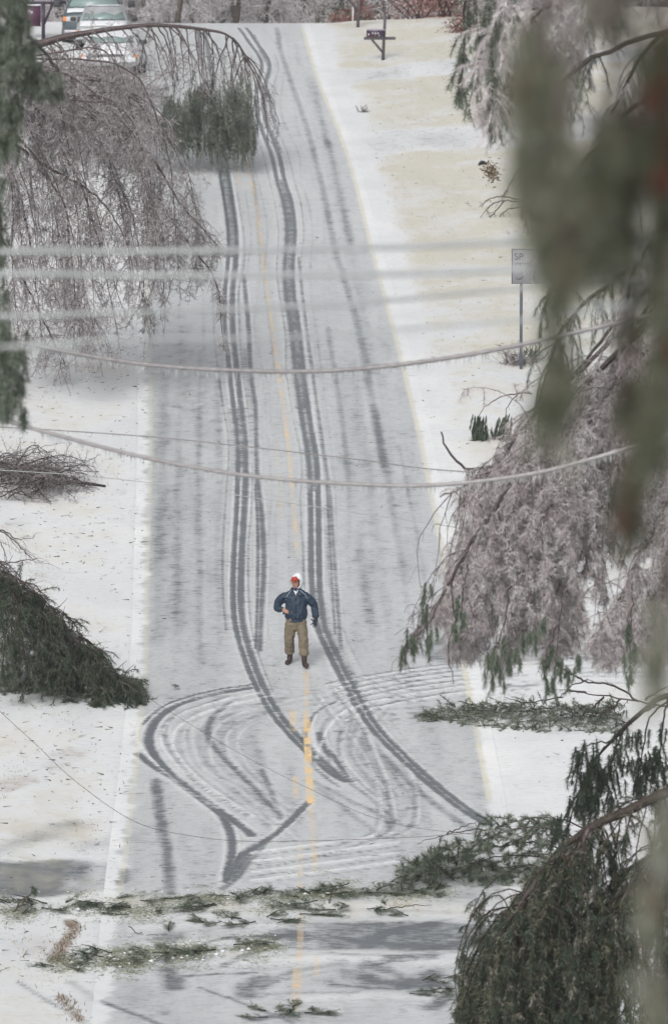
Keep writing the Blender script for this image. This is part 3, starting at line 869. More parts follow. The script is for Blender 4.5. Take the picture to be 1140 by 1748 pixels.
# ------------------------------------------------------------------ iced pine on the right, pinkish, in front of the side street
YI = 70
org = np.array([7.2, YI + .6, float(gz(7.2, YI + .6))])
ti = thing('iced_pine', 'drooping pine glazed pinkish grey, its green tipped boughs over the side street', 'tree', org)
mb = MB(); mb.tubes(np.array([org + [0, 0, h] + np.array([.15 * sin(h), 0, 0]) for h in np.linspace(0, 13, 14)]), taper(.24, .08, 14), 10, .4)
mb.build('trunk', M_bark, ti, True, origin=org)
LI = []
for pts in [
    [(1480, 300), (1250, 420), (1060, 590), (930, 740), (850, 860), (790, 950), (755, 1020), (712, 1075), (684, 1118)],
    [(1480, 350), (1260, 500), (1080, 640), (960, 740), (860, 790), (800, 800), (765, 770), (752, 735)],
    [(1480, 380), (1280, 540), (1100, 690), (980, 780), (880, 850), (830, 960), (800, 1060), (775, 1100)],
    [(1480, 330), (1250, 440), (1100, 540), (980, 640), (900, 720), (850, 790), (790, 830), (752, 850)],
    [(1480, 400), (1300, 600), (1150, 720), (1020, 820), (930, 930), (880, 1040), (850, 1120)],
    [(1480, 400), (1300, 560), (1180, 650), (1080, 760), (1010, 900), (960, 1040), (935, 1120)],
    [(1480, 450), (1300, 640), (1200, 780), (1120, 900), (1060, 1020), (1030, 1100)],
    [(1480, 340), (1260, 460), (1150, 560), (1060, 640), (1000, 730), (960, 820), (920, 900)],
    [(1480, 320), (1250, 430), (1120, 540), (1010, 650), (930, 780), (880, 880), (840, 930)],
    [(1480, 500), (1300, 700), (1200, 820), (1150, 950), (1120, 1080)],
    [(1480, 300), (1250, 380), (1150, 470), (1080, 560), (1040, 640), (1010, 740)], [(1480, 280), (1250, 360), (1120, 480), (1020, 590), (950, 680), (910, 780)],
    [(1480, 300), (1280, 400), (1180, 500), (1120, 620), (1090, 760)], [(1480, 330), (1300, 450), (1200, 560), (1160, 680), (1140, 820)]]:
    LI.append(line3(pts, YI + rng.uniform(-1, 1), 30))
limb_mesh(LI, .042, .010, M_limb, 'limbs', ti, 6, .2, origin=org)
def env2(px): return np.interp(px, [680, 700, 740, 770, 800, 860, 900, 1140], [1100, 1080, 1030, 1060, 1120, 1110, 1110, 1140])
S1 = strands_from(LI, 90, (.5, 2.0), (-.12, 0, -.3), .33, .16, 10, .7, .28)
S1 = trim_px(S1, env2)
_tx = 570 + S1[:, -1, 0] / S1[:, -1, 1] * F; _ty = 874 - np.tan(np.arctan((S1[:, -1, 2] - CAMZ) / S1[:, -1, 1]) + PITCH) * F
_ox = np.interp(_ty, [730, 800, 850, 900, 960, 1000, 1080, 1118], [740, 765, 785, 800, 778, 757, 705, 682])
_sx = 570 + S1[:, 0, 0] / S1[:, 0, 1] * F; _sy = 874 - np.tan(np.arctan((S1[:, 0, 2] - CAMZ) / S1[:, 0, 1]) + PITCH) * F
_te = np.interp(_sx, [740, 780, 860, 900, 950, 1000, 1140], [815, 795, 770, 712, 660, 620, 530])
S1 = S1[(_tx[:] > _ox - 8 - 14 * rnd(len(_tx))) & (_sy > _te)]
S2 = side_twigs(S1, 7, (.2, .5), .45, .16, 6, .5, down=-.2)
mb = MB()
mb.tubes(S1, taper(.009, .004, 10)[None].repeat(len(S1), 0), 3, .05 + .3 * rnd(len(S1)))
mb.tubes(S2, taper(.0055, .003, 6)[None].repeat(len(S2), 0), 3, .1 + .45 * rnd(len(S2)))
mb.build('twigs', M_twig, ti, origin=org)
mb = MB()
thin = (570 + S1[:, -1, 0] / S1[:, -1, 1] * F) > 745
needles(mb, S1[thin], 90, .12, .0065, 1.15, .2, .7, (.2, 1.))
needles(mb, S1[~thin], 30, .12, .006, 1.1, .25, .8, (.05, 1.))
needles(mb, S2[np.repeat(thin, 7)], 46, .12, .0065, 1.2, .2, .7, (.15, 1.))
mb.build('iced_foliage', M_icepink, ti, origin=org)
mb = MB(); TT = []
for x, y, L in [(686, 1110, .2), (700, 1085, .12), (707, 1100, .14), (729, 1005, .22), (727, 1040, .2), (733, 1080, .16), (738, 1090, .2), (788, 1050, .24), (776, 1075, .2), (784, 1030, .2), (832, 1125, .25), (842, 1130, .26), (850, 1110, .2), (858, 1095, .12), (876, 1115, .2), (884, 1118, .22), (866, 1130, .15), (930, 1060, .4), (940, 1110, .42), (925, 1130, .35), (950, 1130, .3), (945, 1165, .4), (932, 1170, .3), (962, 1130, .2), (975, 1150, .15), (912, 1080, .12), (1072, 1070, .25), (1078, 1110, .15), (1070, 1150, .16), (1065, 1125, .1), (1130, 1060, .3), (1120, 1120, .3), (985, 1130, .12), (895, 1090, .12), (860, 1150, .2), (838, 1150, .18)]:
    for j in range(3):
        TT.append(at(x + rng.normal() * 4, y - 8 + rng.normal() * 5, YI - 1.7))
TT = np.array(TT)
Q = droop(TT, np.array([.0, 0, -1.]) + .25 * unit(len(TT)), .14 + .16 * rnd(len(TT)), 5, .3, .06)
needles(mb, Q, 110, .10, .008, .7, .7, .4, (.2, .85))
mb.build('green_tips', M_green, ti, origin=org)
# stems that carry the green tips
mb = MB()
ST = []
for pts in [[(755, 1020), (735, 1060), (712, 1085), (700, 1100), (686, 1120)], [(800, 960), (790, 1010), (788, 1050)], [(870, 1000), (862, 1060), (840, 1120)], [(960, 1000), (955, 1070), (945, 1170)], [(955, 1060), (935, 1110), (925, 1160)], [(1078, 1020), (1078, 1080), (1072, 1150)], [(770, 990), (775, 1060), (765, 1110), (775, 1170)]]:
    ST.append(line3(pts, YI - 1.7, 16))
for q_ in ST: limb_mesh([q_], .01, .005, M_limb, 'stem', ti, 4, .2, origin=org)

# ------------------------------------------------------------------ dark bowed cedar, lower right
YC = 70
org = np.array([7.0, YC, float(gz(7.0, YC))])
tc_ = thing('bowed_cedar', 'dark cedar bowed into an arch in the lower right corner, foliage hanging like a curtain', 'tree', org)
arch = line3([(1480, 1500), (1400, 1330), (1280, 1300), (1140, 1352), (1070, 1385), (1010, 1412), (960, 1452), (915, 1500), (880, 1545), (850, 1590), (822, 1640), (800, 1700), (786, 1760)], YC, 70)
arch = np.vstack([np.linspace(org, arch[0], 12)[:-1], arch])
mb = MB(); mb.tubes(arch, np.interp(np.linspace(0, 1, len(arch)), [0, .2, .5, .8, 1], [.14, .09, .052, .026, .012]) * (1 + .12 * rng.random(len(arch))), 10, .45)
mb.build('trunk', M_bark, tc_, True, origin=org)
A2 = [arch[11:]]
for pts, dy in [([(1400, 1330), (1200, 1420), (1080, 1480), (1000, 1560), (950, 1640), (930, 1740)], .6), ([(1400, 1330), (1200, 1400), (1120, 1460), (1060, 1540), (1040, 1640), (1030, 1720)], -.5), ([(1400, 1330), (1250, 1500), (1180, 1600), (1140, 1700)], .3),
                ([(960, 1452), (900, 1530), (860, 1560), (830, 1620), (810, 1700)], .5), ([(1010, 1412), (960, 1500), (920, 1580), (890, 1680)], -.4),
                ([(915, 1500), (880, 1570), (860, 1660), (850, 1740)], -.5)]:
    A2.append(line3(pts, YC + dy, 24))
limb_mesh(A2[1:], .035, .01, M_limb, 'limbs', tc_, 6, .25, origin=org)
S1 = strands_from(A2, 150, (.5, 2.6), (-.15, 0, -.4), .42, .12, 10, .8, .06)
keep = (570 + S1[:, -1, 0] / S1[:, -1, 1] * F) > 782 - 10 * rnd(len(S1))
S1 = S1[keep]
S2 = side_twigs(S1, 7, (.15, .4), .5, .14, 5, .6, down=-.3)
mb = MB()
mb.tubes(S1, taper(.012, .005, 10)[None].repeat(len(S1), 0), 3, .1 + .4 * rnd(len(S1)))
FZ = side_twigs(A2[0][None], 260, (.1, .4), .12, .2, 6, .3, 0, 1, .1)
mb.tubes(FZ, taper(.009, .004, 6)[None].repeat(len(FZ), 0), 3, .1 + .8 * rnd(len(FZ)))
mb.build('twigs', M_bark, tc_, origin=org)
mb = MB(); needles(mb, FZ, 26, .08, .008, 1.0, .5, .4, (.2, 1.)); mb.build('frosted_foliage', M_olive, tc_, origin=org)
mb = MB()
needles(mb, S1, 90, .09, .008, 1.1, .4, .5, (.15, 1.))
needles(mb, S2[::2], 50, .09, .009, 1.0, .5, .6, (.1, 1.))
mb.build('foliage', M_olive, tc_, origin=org)
mb = MB()
needles(mb, S1, 110, .09, .010, 1.0, .5, .6, (.0, .55), .35, 1)
needles(mb, S2[1::2], 56, .09, .010, 1.0, .5, .6, (.0, .55))
mb.build('green_foliage', M_green, tc_, origin=org)

# upper dark boughs at the right edge
org = np.array([8.0, 76, float(gz(8.0, 76))])
tu = thing('leaning_cedar', 'dark cedar leaning in from the right edge above the bowed one, with clumped boughs', 'tree', org)
arch = line3([(1500, 1330), (1400, 1200), (1260, 1170), (1140, 1188), (1100, 1212), (1060, 1248), (1035, 1275), (1012, 1300)], 76, 40)
arch = np.vstack([np.linspace(org, arch[0], 8)[:-1], arch])
mb = MB(); mb.tubes(arch, np.interp(np.linspace(0, 1, len(arch)), [0, .3, 1], [.13, .055, .012]), 8, .15)
mb.build('trunk', M_bark, tu, True, origin=org)
L3 = [line3(p, 76, 16) for p in ([(1150, 1188), (1110, 1225), (1095, 1290), (1090, 1340)], [(1100, 1212), (1050, 1260), (1010, 1270), (985, 1285)], [(1060, 1248), (1045, 1300), (1030, 1360)], [(1035, 1275), (1000, 1320), (980, 1380), (965, 1430)], [(1140, 1190), (1130, 1250), (1125, 1330)], [(1012, 1300), (990, 1350), (960, 1400), (948, 1440)])]
limb_mesh(L3, .018, .007, M_bark, 'limbs', tu, 5, .1, origin=org)
mb = MB(); CL = []
for x, y, sx, sy, n in [(1010, 1320, 22, 34, 46), (1000, 1370, 28, 26, 50), (1035, 1340, 22, 30, 26), (955, 1420, 16, 28, 26), (1060, 1290, 20, 22, 14), (1095, 1330, 14, 26, 22), (1120, 1300, 18, 34, 34), (1080, 1260, 26, 14, 12), (1130, 1370, 14, 24, 16), (990, 1290, 10, 12, 8)]:
    for j in range(n): CL.append(at(x + rng.normal() * sx * .6, y - 8 + rng.normal() * sy * .6, 76 + rng.normal() * .3))
CL = np.array(CL)
Q = droop(CL, unit(len(CL)) * .5 + DOWN, .16 + .2 * rnd(len(CL)), 5, .35, .1)
needles(mb, Q, 120, .09, .009, 1.0, .5, .3, (.0, .6))
mb.build('foliage', M_green, tu, origin=org)
mb = MB(); mb.tubes(Q, taper(.01, .005, 5)[None].repeat(len(Q), 0), 3, .15)
mb.build('twigs', M_bark, tu, origin=org)

# ------------------------------------------------------------------ out-of-focus pine close to the camera
YN = 11.0
org = np.array([1.55, YN, float(gz(1.55, YN))])
tn = thing('near_pine', 'blurred pine hanging close to the camera down the right edge, green with rusty stems', 'tree', org)
mb = MB(); mb.tubes(np.array([org + [.05 * sin(h * 2), 0, h] for h in np.linspace(0, 7, 12)]), taper(.13, .07, 12), 10, .4)
mb.build('trunk', M_bark, tn, True, origin=org)
LN = []; spec = []
EXN = [([(1400, -200), (1080, -100), (x_, 20), (x_ + 5, y_ * .5), (x_ - 4, y_)], .05, v_, .8) for x_, y_, v_ in ((890, 300, (.4, .9)), (950, 420, (.3, .85)), (990, 380, (.2, .8)), (1050, 440, (.15, .75)), (1110, 500, (.0, .6)), (1138, 640, (.0, .5)))[1::2]]
for pts, rad, vv, dens in [
    ([(1400, -200), (960, -60), (908, 60), (900, 150), (905, 240), (902, 310)], .050, (.35, .85), 1.0),
    ([(1400, -180), (1000, -60), (935, 80), (934, 210), (932, 330)], .045, (.3, .85), .9),
    ([(1420, -150), (1040, -30), (975, 120), (965, 300), (955, 480), (950, 640), (945, 690)], .050, (.2, .8), .9),
    ([(1420, -120), (1080, 0), (1030, 160), (1025, 300), (1020, 400)], .055, (.25, .8), 1.0),
    ([(1450, -100), (1120, 0), (1085, 150), (1080, 320), (1078, 460), (1075, 620), (1072, 760), (1068, 870)], .050, (.05, .7), 1.0),
    ([(1450, 0), (1160, 40), (1130, 180), (1128, 330), (1130, 430)], .06, (.05, .6), 1.1),
    ([(1450, 300), (1190, 400), (1140, 520), (1120, 640), (1112, 740)], .042, (.15, .7), .7),
    ([(1450, 0), (1150, 60), (1060, 200), (1010, 330), (995, 420)], .045, (.3, .85), .7),
    ([(1450, 800), (1220, 900), (1150, 960), (1125, 1060), (1120, 1160)], .030, (.6, .95), .35),
    ([(1450, 1200), (1230, 1300), (1150, 1380), (1110, 1470), (1108, 1560), (1110, 1640), (1120, 1700)], .035, (.55, .95), .4)] + EXN:
    P = line3(pts, YN + rng.uniform(-.3, .3), 26); LN.append(P); spec.append((rad, vv, dens))
limb_mesh(LN, .012, .004, M_bark, 'limbs', tn, 6, .5, origin=org)
mb = MB(); mr = MB(); tw = MB()
for P, (rad, vv, dens) in zip(LN, spec):
    m = int(105 * dens)
    nc_ = 9; cs_ = along(P[None], nc_, .3, 1)[0]; cs_[0] = P[-1]; cs_[1] = P[-3]
    S = cs_[rng.integers(0, nc_, m)] + rng.normal(size=(m, 3)) * [.009, .03, .034]
    Q = droop(S, unit(m) * .8 + DOWN * .7, rad * (.6 + 1.5 * rnd(m) ** 1.6), 5, .4, .18)
    tw.tubes(Q, taper(.0025, .0015, 5)[None].repeat(m, 0), 3, .6)
    needles(mb, Q, 55, .055, .0022, .9, .5, .4, (vv[0] * .9, min(1, vv[1] + .1)))
    B = S[rng.random(m) < (.32 if vv[0] < .1 else .04)]
    if len(B):
        Qr = droop(B, unit(len(B)) * .6 + DOWN, .06 * np.ones(len(B)), 4, .3, .1)
        needles(mr, Qr, 60, .035, .003, .7, .5, .4, (.1, .6))
mb.build('foliage', M_near, tn, origin=org)
mr.build('rusty_needles', M_redleaf, tn, origin=org)
tw.build('twigs', M_bark, tn, origin=org)

# ------------------------------------------------------------------ pine at the left edge, middle distance
YL = 50
org = np.array([-5.2, YL, float(gz(-5.2, YL))])
tl = thing('edge_pine', 'green pine down the left edge of the photo, soft clumps of needles drooping', 'tree', org)
mb = MB(); mb.tubes(np.array([org + [.1 * sin(h), 0, h] for h in np.linspace(0, 14, 14)]), taper(.22, .09, 14), 10, .4)
mb.build('trunk', M_bark, tl, True, origin=org)
LL = [line3(p, YL, 16) for p in ([(-300, -60), (-100, -20), (0, 20), (60, 70), (100, 120)], [(-300, 60), (-80, 90), (0, 130), (20, 200), (22, 255)], [(-300, 200), (-60, 290), (-5, 350), (2, 460)], [(-300, 380), (-80, 480), (0, 560), (20, 640), (26, 700)], [(-300, -100), (-60, -60), (20, -20), (40, 10)], [(-300, 0), (-50, 60), (40, 110), (70, 150)], [(-300, 400), (-80, 500), (-10, 600), (0, 690)])]
limb_mesh(LL, .035, .01, M_bark, 'limbs', tl, 6, .3, origin=org)
CL = []
for x, y, sx, sy, n in [(15, -5, 30, 16, 30), (20, 40, 26, 26, 46), (35, 85, 30, 24, 44), (10, 120, 24, 30, 50), (55, 130, 22, 18, 26), (92, 145, 12, 14, 16), (75, 142, 12, 14, 12), (10, 175, 12, 14, 18), (28, 185, 8, 12, 10), (20, 238, 12, 16, 20), (-4, 250, 12, 40, 30), (-8, 340, 10, 50, 34), (-8, 430, 12, 40, 26), (0, 500, 8, 14, 10), (0, 560, 12, 16, 20), (8, 610, 20, 26, 46), (22, 650, 16, 30, 40), (5, 690, 18, 16, 26), (36, 710, 6, 9, 6), (36, 600, 8, 14, 10)]:
    for j in range(n): CL.append(at(x + rng.normal() * sx * .62, y - 12 + rng.normal() * sy * .6, YL + rng.normal() * .3))
CL = np.array(CL)
Q = droop(CL, unit(len(CL)) * .5 + DOWN, .10 + .12 * rnd(len(CL)), 5, .35, .1)
mb = MB(); needles(mb, Q, 80, .10, .0055, .9, .5, .3, (.2, 1.))
mb.build('foliage', M_green, tl, origin=org)
mb = MB(); mb.tubes(Q, taper(.007, .004, 5)[None].repeat(len(Q), 0), 3, .3)
mb.build('twigs', M_bark, tl, origin=org)

# ------------------------------------------------------------------ pine right of the mailbox, mostly behind the blurred one
YM = 66
org = np.array([6.4, YM + 1, float(gz(6.4, YM + 1))])
tm = thing('shaggy_pine', 'shaggy green and frosted pine behind the blurred one, left of it at the top', 'tree', org)
mb = MB(); mb.tubes(np.array([org + [.1 * sin(h), 0, h] for h in np.linspace(0, 20, 16)]), taper(.26, .1, 16), 10, .4)
mb.build('trunk', M_bark, tm, True, origin=org)
LM = [line3(p, YM + rng.uniform(-.6, .6), 20) for p in (
    [(1420, -200), (1100, -160), (900, -120), (810, -60), (792, 60), (788, 170)], [(1420, -180), (1100, -130), (880, -80), (830, 20), (812, 150)],
    [(1420, -160), (1100, -80), (900, -30), (845, 60), (838, 200)], [(1420, -140), (1080, -60), (920, 20), (868, 120), (852, 205)],
    [(1420, 0), (1120, 60), (980, 120), (920, 220), (900, 330)], [(1420, 200), (1150, 280), (1030, 340), (960, 420), (930, 520)],
    [(1420, 400), (1150, 430), (1020, 500), (950, 580), (920, 690)], [(1420, 100), (1120, 160), (1010, 260), (960, 340), (930, 430)],
    [(1420, 0), (1160, 40), (1060, 160), (1020, 300)], [(1420, 300), (1180, 350), (1090, 450), (1060, 560)])]
limb_mesh(LM, .04, .01, M_bark, 'limbs', tm, 6, .35, origin=org)
G1 = strands_from(LM[:4], 40, (.15, .5), (0, 0, -.4), .4, .12, 6, .55, .52)
G2 = strands_from(LM[4:], 46, (.2, .8), (0, 0, -.3), .35, .14, 7, .6, .4)
pxs = 570 + G2[:, 0, 0] / G2[:, 0, 1] * F
G2 = G2[pxs > 885]
mb = MB(); needles(mb, G1, 130, .10, .007, 1.0, .5, .4, (.2, 1.), .0)
needles(mb, G2[: len(G2) // 2], 90, .11, .008, .6, .6, .5, (.1, .95))
mb.build('foliage', M_green, tm, origin=org)
mb = MB(); needles(mb, strands_from([LM[2], LM[3], LM[3] + [.5, .6, 0], LM[3] + [.9, .9, .2]], 110, (.2, .7), (0, 0, -.2), .3, .15, 6, .8, .35, .98), 90, .11, .008, .7, .6, .4, (.3, .95))
needles(mb, G2[len(G2) // 2:], 90, .11, .008, .6, .6, .5, (.25, .95))
mb.build('iced_foliage', M_icepink, tm, origin=org)
GG = np.concatenate([G1]); mb = MB(); mb.tubes(GG, taper(.01, .005, 6)[None].repeat(len(GG), 0), 3, .3)
mb.tubes(G2, taper(.01, .005, 7)[None].repeat(len(G2), 0), 3, .4)
mb.build('twigs', M_twig, tm, origin=org)

# ------------------------------------------------------------------ fallen pine heap, left
org = G(20, 1190)
th = thing('fallen_pine', 'fallen dark green pine heaped on the left bank, its stem glazed with ice', 'tree', org)
YH = org[1]
ridge = line3([(-150, 900), (-60, 948), (0, 988), (50, 1018), (105, 1070), (150, 1114), (195, 1153), (236, 1184)], YH, 40)
ridge[:, 1] += np.linspace(.4, -.1, 40)
ridge = clip_ground(ridge, .08)
mb = MB(); mb.tubes(ridge, taper(.09, .018, 40), 8, .35)
mb.build('trunk', M_limb, th, True, origin=org)
LH = []
for i in range(46):
    t = rng.uniform(.05, .97); s = ridge[int(t * 39)]
    side = -1 if rng.random() < .65 else 1
    D = np.array([.45 + .5 * rng.normal(), side * (.5 + .5 * rng.random()), .35 * rng.random() - .1])
    hgt = s[2] - float(gz(s[0], s[1]))
    LH.append(clip_ground(droop(s[None], D[None], np.array([.5 + hgt * .8]), 12, .22, .06)[0], .05))
limb_mesh(LH, .02, .007, M_bark, 'limbs', th, 5, .2, origin=org)
S1 = strands_from(LH, 22, (.2, .6), (.3, -.2, -.1), .25, .2, 7, .8, .0)
S0 = strands_from([ridge], 150, (.3, 1.2), (.05, -.35, -.7), .5, .16, 8, .8, .0)
S1 = clip_ground(S1, .05); S0 = clip_ground(S0, .05)
FP = []
for i in range(1500):
    x = -30 + 262 * rng.random() ** .9; top = np.interp(x, [-30, 0, 50, 105, 150, 195, 236], [972, 990, 1016, 1066, 1112, 1155, 1190])
    bot = np.interp(x, [-30, 200, 236], [1196, 1190, 1190]); yy = rng.uniform(top, bot)
    FP.append(at(x, yy, YH + rng.uniform(-.5, .7) + .4))
FP = clip_ground(np.array(FP), .05)
FQ = clip_ground(droop(FP, unit(len(FP)) * .8 + [.25, -.2, -.4], .15 + .25 * rnd(len(FP)), 5, .25, .15), .04)
mb = MB()
needles(mb, FQ[::6], 60, .12, .008, 1.0, .4, .1, (.0, .95), clip=True)
mb.build('brown_foliage', M_olive, th, origin=org); mb = MB()
needles(mb, FQ[rng.random(len(FQ)) < .8], 60, .13, .008, 1.1, .4, -.05, (.1, 1.), clip=True)
needles(mb, S1, 70, .11, .011, .75, .55, .3, (.0, .72), clip=True)
needles(mb, S0, 120, .11, .011, .75, .55, .3, (.0, .72), clip=True)
mb.build('foliage', M_green, th, origin=org)
mb = MB(); mb.tubes(S0, taper(.012, .005, 8)[None].repeat(len(S0), 0), 3, .2 + .5 * rnd(len(S0)))
mb.tubes(S1, taper(.012, .005, 7)[None].repeat(len(S1), 0), 3, .2 + .5 * rnd(len(S1)))
# icy bare twigs poking from the stem
S2 = droop(along(ridge[None], 90)[0], np.array([.5, -.2, .5]) + .6 * unit(90), .15 + .35 * rnd(90), 6, .12, .14)
mb.tubes(S2, taper(.012, .005, 6)[None].repeat(90, 0), 3, .2 + .7 * rnd(90))
mb.build('twigs', M_bark, th, origin=org)

# bare iced branch at the left edge above the heap
def bare_branch(name, label, limbs_px, Y, r, per, Lr, cat='branch', g=.12, mat=M_limb, grp=None, tw_mat=M_twig, ground=False, out=.9, dirx=(.3, 0, 0)):
    P = [line3(p, Y + rng.uniform(-.15, .15), 20) for p in limbs_px]
    if ground: P = [clip_ground(q, r + .02) for q in P]
    org = P[0][0].copy()
    t = thing(name, label, cat, org, grp)
    for q in P: limb_mesh([q], r, r * .3, mat, 'limb', t, 6, .2, origin=org)
    S = []
    for q in P:
        s, tn, tt = along(q[None], per, .15, 1)
        S.append(droop(s, tn * .6 + out * .6 * unit(per) + np.array(dirx), Lr[0] + (Lr[1] - Lr[0]) * rnd(per), 6, g, .16))
    S = np.concatenate(S); S2 = side_twigs(S, 4, (Lr[0] * .4, Lr[1] * .4), g, .2, 4)
    if ground: S = clip_ground(S, .02); S2 = clip_ground(S2, .02)
    mb = MB(); mb.tubes(S, taper(r * .38, r * .2, 6)[None].repeat(len(S), 0), 3, .1 + .5 * rnd(len(S)))
    mb.tubes(S2, taper(r * .24, r * .14, 4)[None].repeat(len(S2), 0), 3, .2 + .6 * rnd(len(S2)))
    mb.build('twigs', tw_mat, t, origin=org)
    return t, P, org
bare_branch('bare_branch', 'bare iced branch sticking in from the left edge above the fallen pine', [[(-60, 900), (0, 905), (30, 920), (60, 915)], [(-60, 890), (10, 912), (35, 935), (62, 962)], [(-60, 950), (0, 962), (40, 957), (64, 955)], [(-40, 880), (0, 925), (14, 965)], [(-60, 960), (0, 968), (28, 980), (42, 998), (46, 1000)], [(20, 985), (50, 998), (75, 1015), (92, 1042)]], 101.5, .016, 7, (.15, .5))

# brush pile
org = G(20, 850)
t = thing('brush_pile', 'low pile of dark bare brush lying on the snow at the left edge', 'brush', org)
LBp = []
for i in range(60):
    x0 = rng.uniform(-60, 60); y0 = rng.uniform(800, 858)
    x1 = x0 + rng.uniform(30, 110); y1 = y0 + rng.uniform(-34, 10)
    a = G(x0, y0) + [0, 0, .1]; b = G(x1, min(y1 + 14, 862)) + [0, 0, rng.uniform(.02, .35)]
    m = (a + b) / 2 + [0, 0, rng.uniform(.05, .35)]
    LBp.append(catmull(np.array([a, m, b]), 12))
LBp.append(catmull(np.array([G(40, 850) + [0, 0, .3], G(100, 838) + [0, 0, .4], G(164, 800) + [0, 0, .25]]), 12))
limb_mesh(LBp, .016, .006, M_bark, 'branches', t, 5, .05, origin=org)
S = strands_from(LBp, 14, (.15, .6), (.3, 0, .1), .08, .2, 6, .7)
S = clip_ground(S, .02); S2 = clip_ground(side_twigs(S, 4, (.08, .25), .1, .2, 4), .02)
mb = MB(); mb.tubes(S, taper(.008, .004, 6)[None].repeat(len(S), 0), 3, .05 + .5 * rnd(len(S)))
mb.tubes(S2, taper(.005, .003, 4)[None].repeat(len(S2), 0), 3, .1 + .6 * rnd(len(S2)))
mb.build('twigs', M_twig, t, origin=org)
a, b = G(104, 826) + [0, 0, .06], G(180, 834) + [0, 0, .05]
mb = MB(); mb.tubes(catmull(np.array([a, (a + b) / 2 + [0, 0, .02], b]) - a, 12), taper(.045, .03, 12), 8, .1)
tag(mb.build('log', M_bark, None, True), 'short dark log lying right of the brush pile', 'log'); bpy.data.objects['log'].location = tuple(a)

# ------------------------------------------------------------------ fallen boughs on the right
def bough(name, label, limbs, seeds, base, r, L, W, v, per, spr=.6, extra=None, cat='branch'):
    """limbs: list of 3-D polylines; seeds: points where tufts grow"""
    org = base
    t = thing(name, label, cat, org)
    for q in limbs: limb_mesh([q], r, r * .3, M_bark, 'limb', t, 6, .1, origin=org)
    Q = droop(seeds, unit(len(seeds)) * .6 + np.array([-.5, -.1, .15]), .15 + .2 * rnd(len(seeds)), 5, .15, .12)
    Q = clip_ground(Q, .03)
    mb = MB(); needles(mb, Q, per, L, W, spr, .8, .1, v, clip=True)
    mb.build('foliage', M_green, t, origin=org)
    mb = MB(); mb.tubes(Q, taper(.009, .005, 5)[None].repeat(len(Q), 0), 3, .15)
    if extra is not None: mb.tubes(extra, taper(.012, .005, extra.shape[1])[None].repeat(len(extra), 0), 3, .25)
    mb.build('twigs', M_bark, t, origin=org)
    return t
# leafy pine top lying at the road edge
b0 = G(860, 1510)
lm = []
for p in [[(1010, 1420), (950, 1398), (880, 1402), (830, 1425), (790, 1465)], [(1010, 1450), (930, 1415), (860, 1420), (800, 1450), (750, 1478)], [(1010, 1470), (920, 1440), (850, 1446), (790, 1470), (720, 1490)], [(1010, 1490), (900, 1460), (820, 1470), (760, 1490), (700, 1500)], [(990, 1500), (900, 1480), (820, 1490), (760, 1505)], [(1000, 1440), (960, 1420), (920, 1412), (880, 1425)]]:
    Y_ = b0[1] + rng.uniform(-.3, .6); q = clip_ground(line3(p, Y_, 22), .05); lm.append(q)
sd_ = []
for i in range(330):
    u = rng.random(); x = 690 + 260 * u
    top = np.interp(x, [690, 750, 800, 850, 900, 950], [1490, 1455, 1425, 1400, 1396, 1400]); bot = np.interp(x, [690, 760, 860, 950], [1500, 1508, 1512, 1515])
    sd_.append(at(x, rng.uniform(top, bot), b0[1] + rng.uniform(-.4, .8)))
sd_ = clip_ground(np.array(sd_), .04)
tt = bough('fallen_bough', 'big leafy pine bough lying at the right road edge with blue green needles', lm, sd_, b0, .015, .12, .010, (.25, 1.), 95, spr=.85)
q = clip_ground(line3([(712, 1441), (750, 1428), (800, 1419), (846, 1417)], b0[1] - .1, 14), .02)
bare_branch('bare_twig', 'thin bare twig lying on the slush left of the big bough', [[(846, 1417), (800, 1419), (750, 1428), (712, 1441)], [(762, 1424), (790, 1412), (816, 1402)]], b0[1] + 1.2, .014, 1, (.1, .2), ground=False, dirx=(0, 0, 0))
# low mound of frosted tufts at the side street mouth, with a snapped limb above
b1 = G(900, 1238)
sd_ = []
for i in range(420):
    x = 725 + 345 * rng.random() ** .85
    top = np.interp(x, [725, 800, 850, 900, 1000, 1070], [1219, 1207, 1200, 1196, 1205, 1200]); bot = np.interp(x, [725, 800, 900, 1070], [1226, 1236, 1246, 1250])
    y = rng.uniform(top, bot); g_ = G(x, min(max(y + 6, bot - 16), 1252)); sd_.append(g_ + [0, 0, max(.04, (g_[1] * 0 + (bot - y) / F * g_[1]) * .6)])
sd_ = np.array(sd_)
lm = [clip_ground(line3(p, b1[1], 14), .06) for p in ([(1060, 1225), (960, 1210), (880, 1215), (790, 1212)], [(1060, 1235), (980, 1226), (900, 1232)], [(960, 1190), (900, 1200), (860, 1190)])]
bough('frosted_bough', 'long low bough of frosted grey green tufts at the right side street', lm, sd_, b1, .014, .09, .011, (.5, 1.0), 55, spr=.9)
bare_branch('snapped_limb', 'dark snapped limb with bare side branches above the frosted bough on the right', [[(1180, 1215), (1118, 1204), (1060, 1192), (1000, 1184), (985, 1182)], [(1030, 1190), (1010, 1210), (990, 1222), (965, 1219)], [(1060, 1194), (1040, 1212), (1020, 1222)], [(1090, 1196), (1050, 1172), (1010, 1165), (975, 1170), (955, 1192)], [(1118, 1206), (1090, 1220), (1070, 1234), (1050, 1240)], [(1000, 1184), (975, 1179), (968, 1178)], [(1100, 1195), (1125, 1180), (1150, 1165)], [(1000, 1165), (975, 1150), (955, 1138)], [(945, 1078), (930, 1083), (970, 1092)]], b1[1] - 1.0, .022, 3, (.12, .4), ground=False, dirx=(0, 0, -.1), tw_mat=M_bark, mat=M_bark)

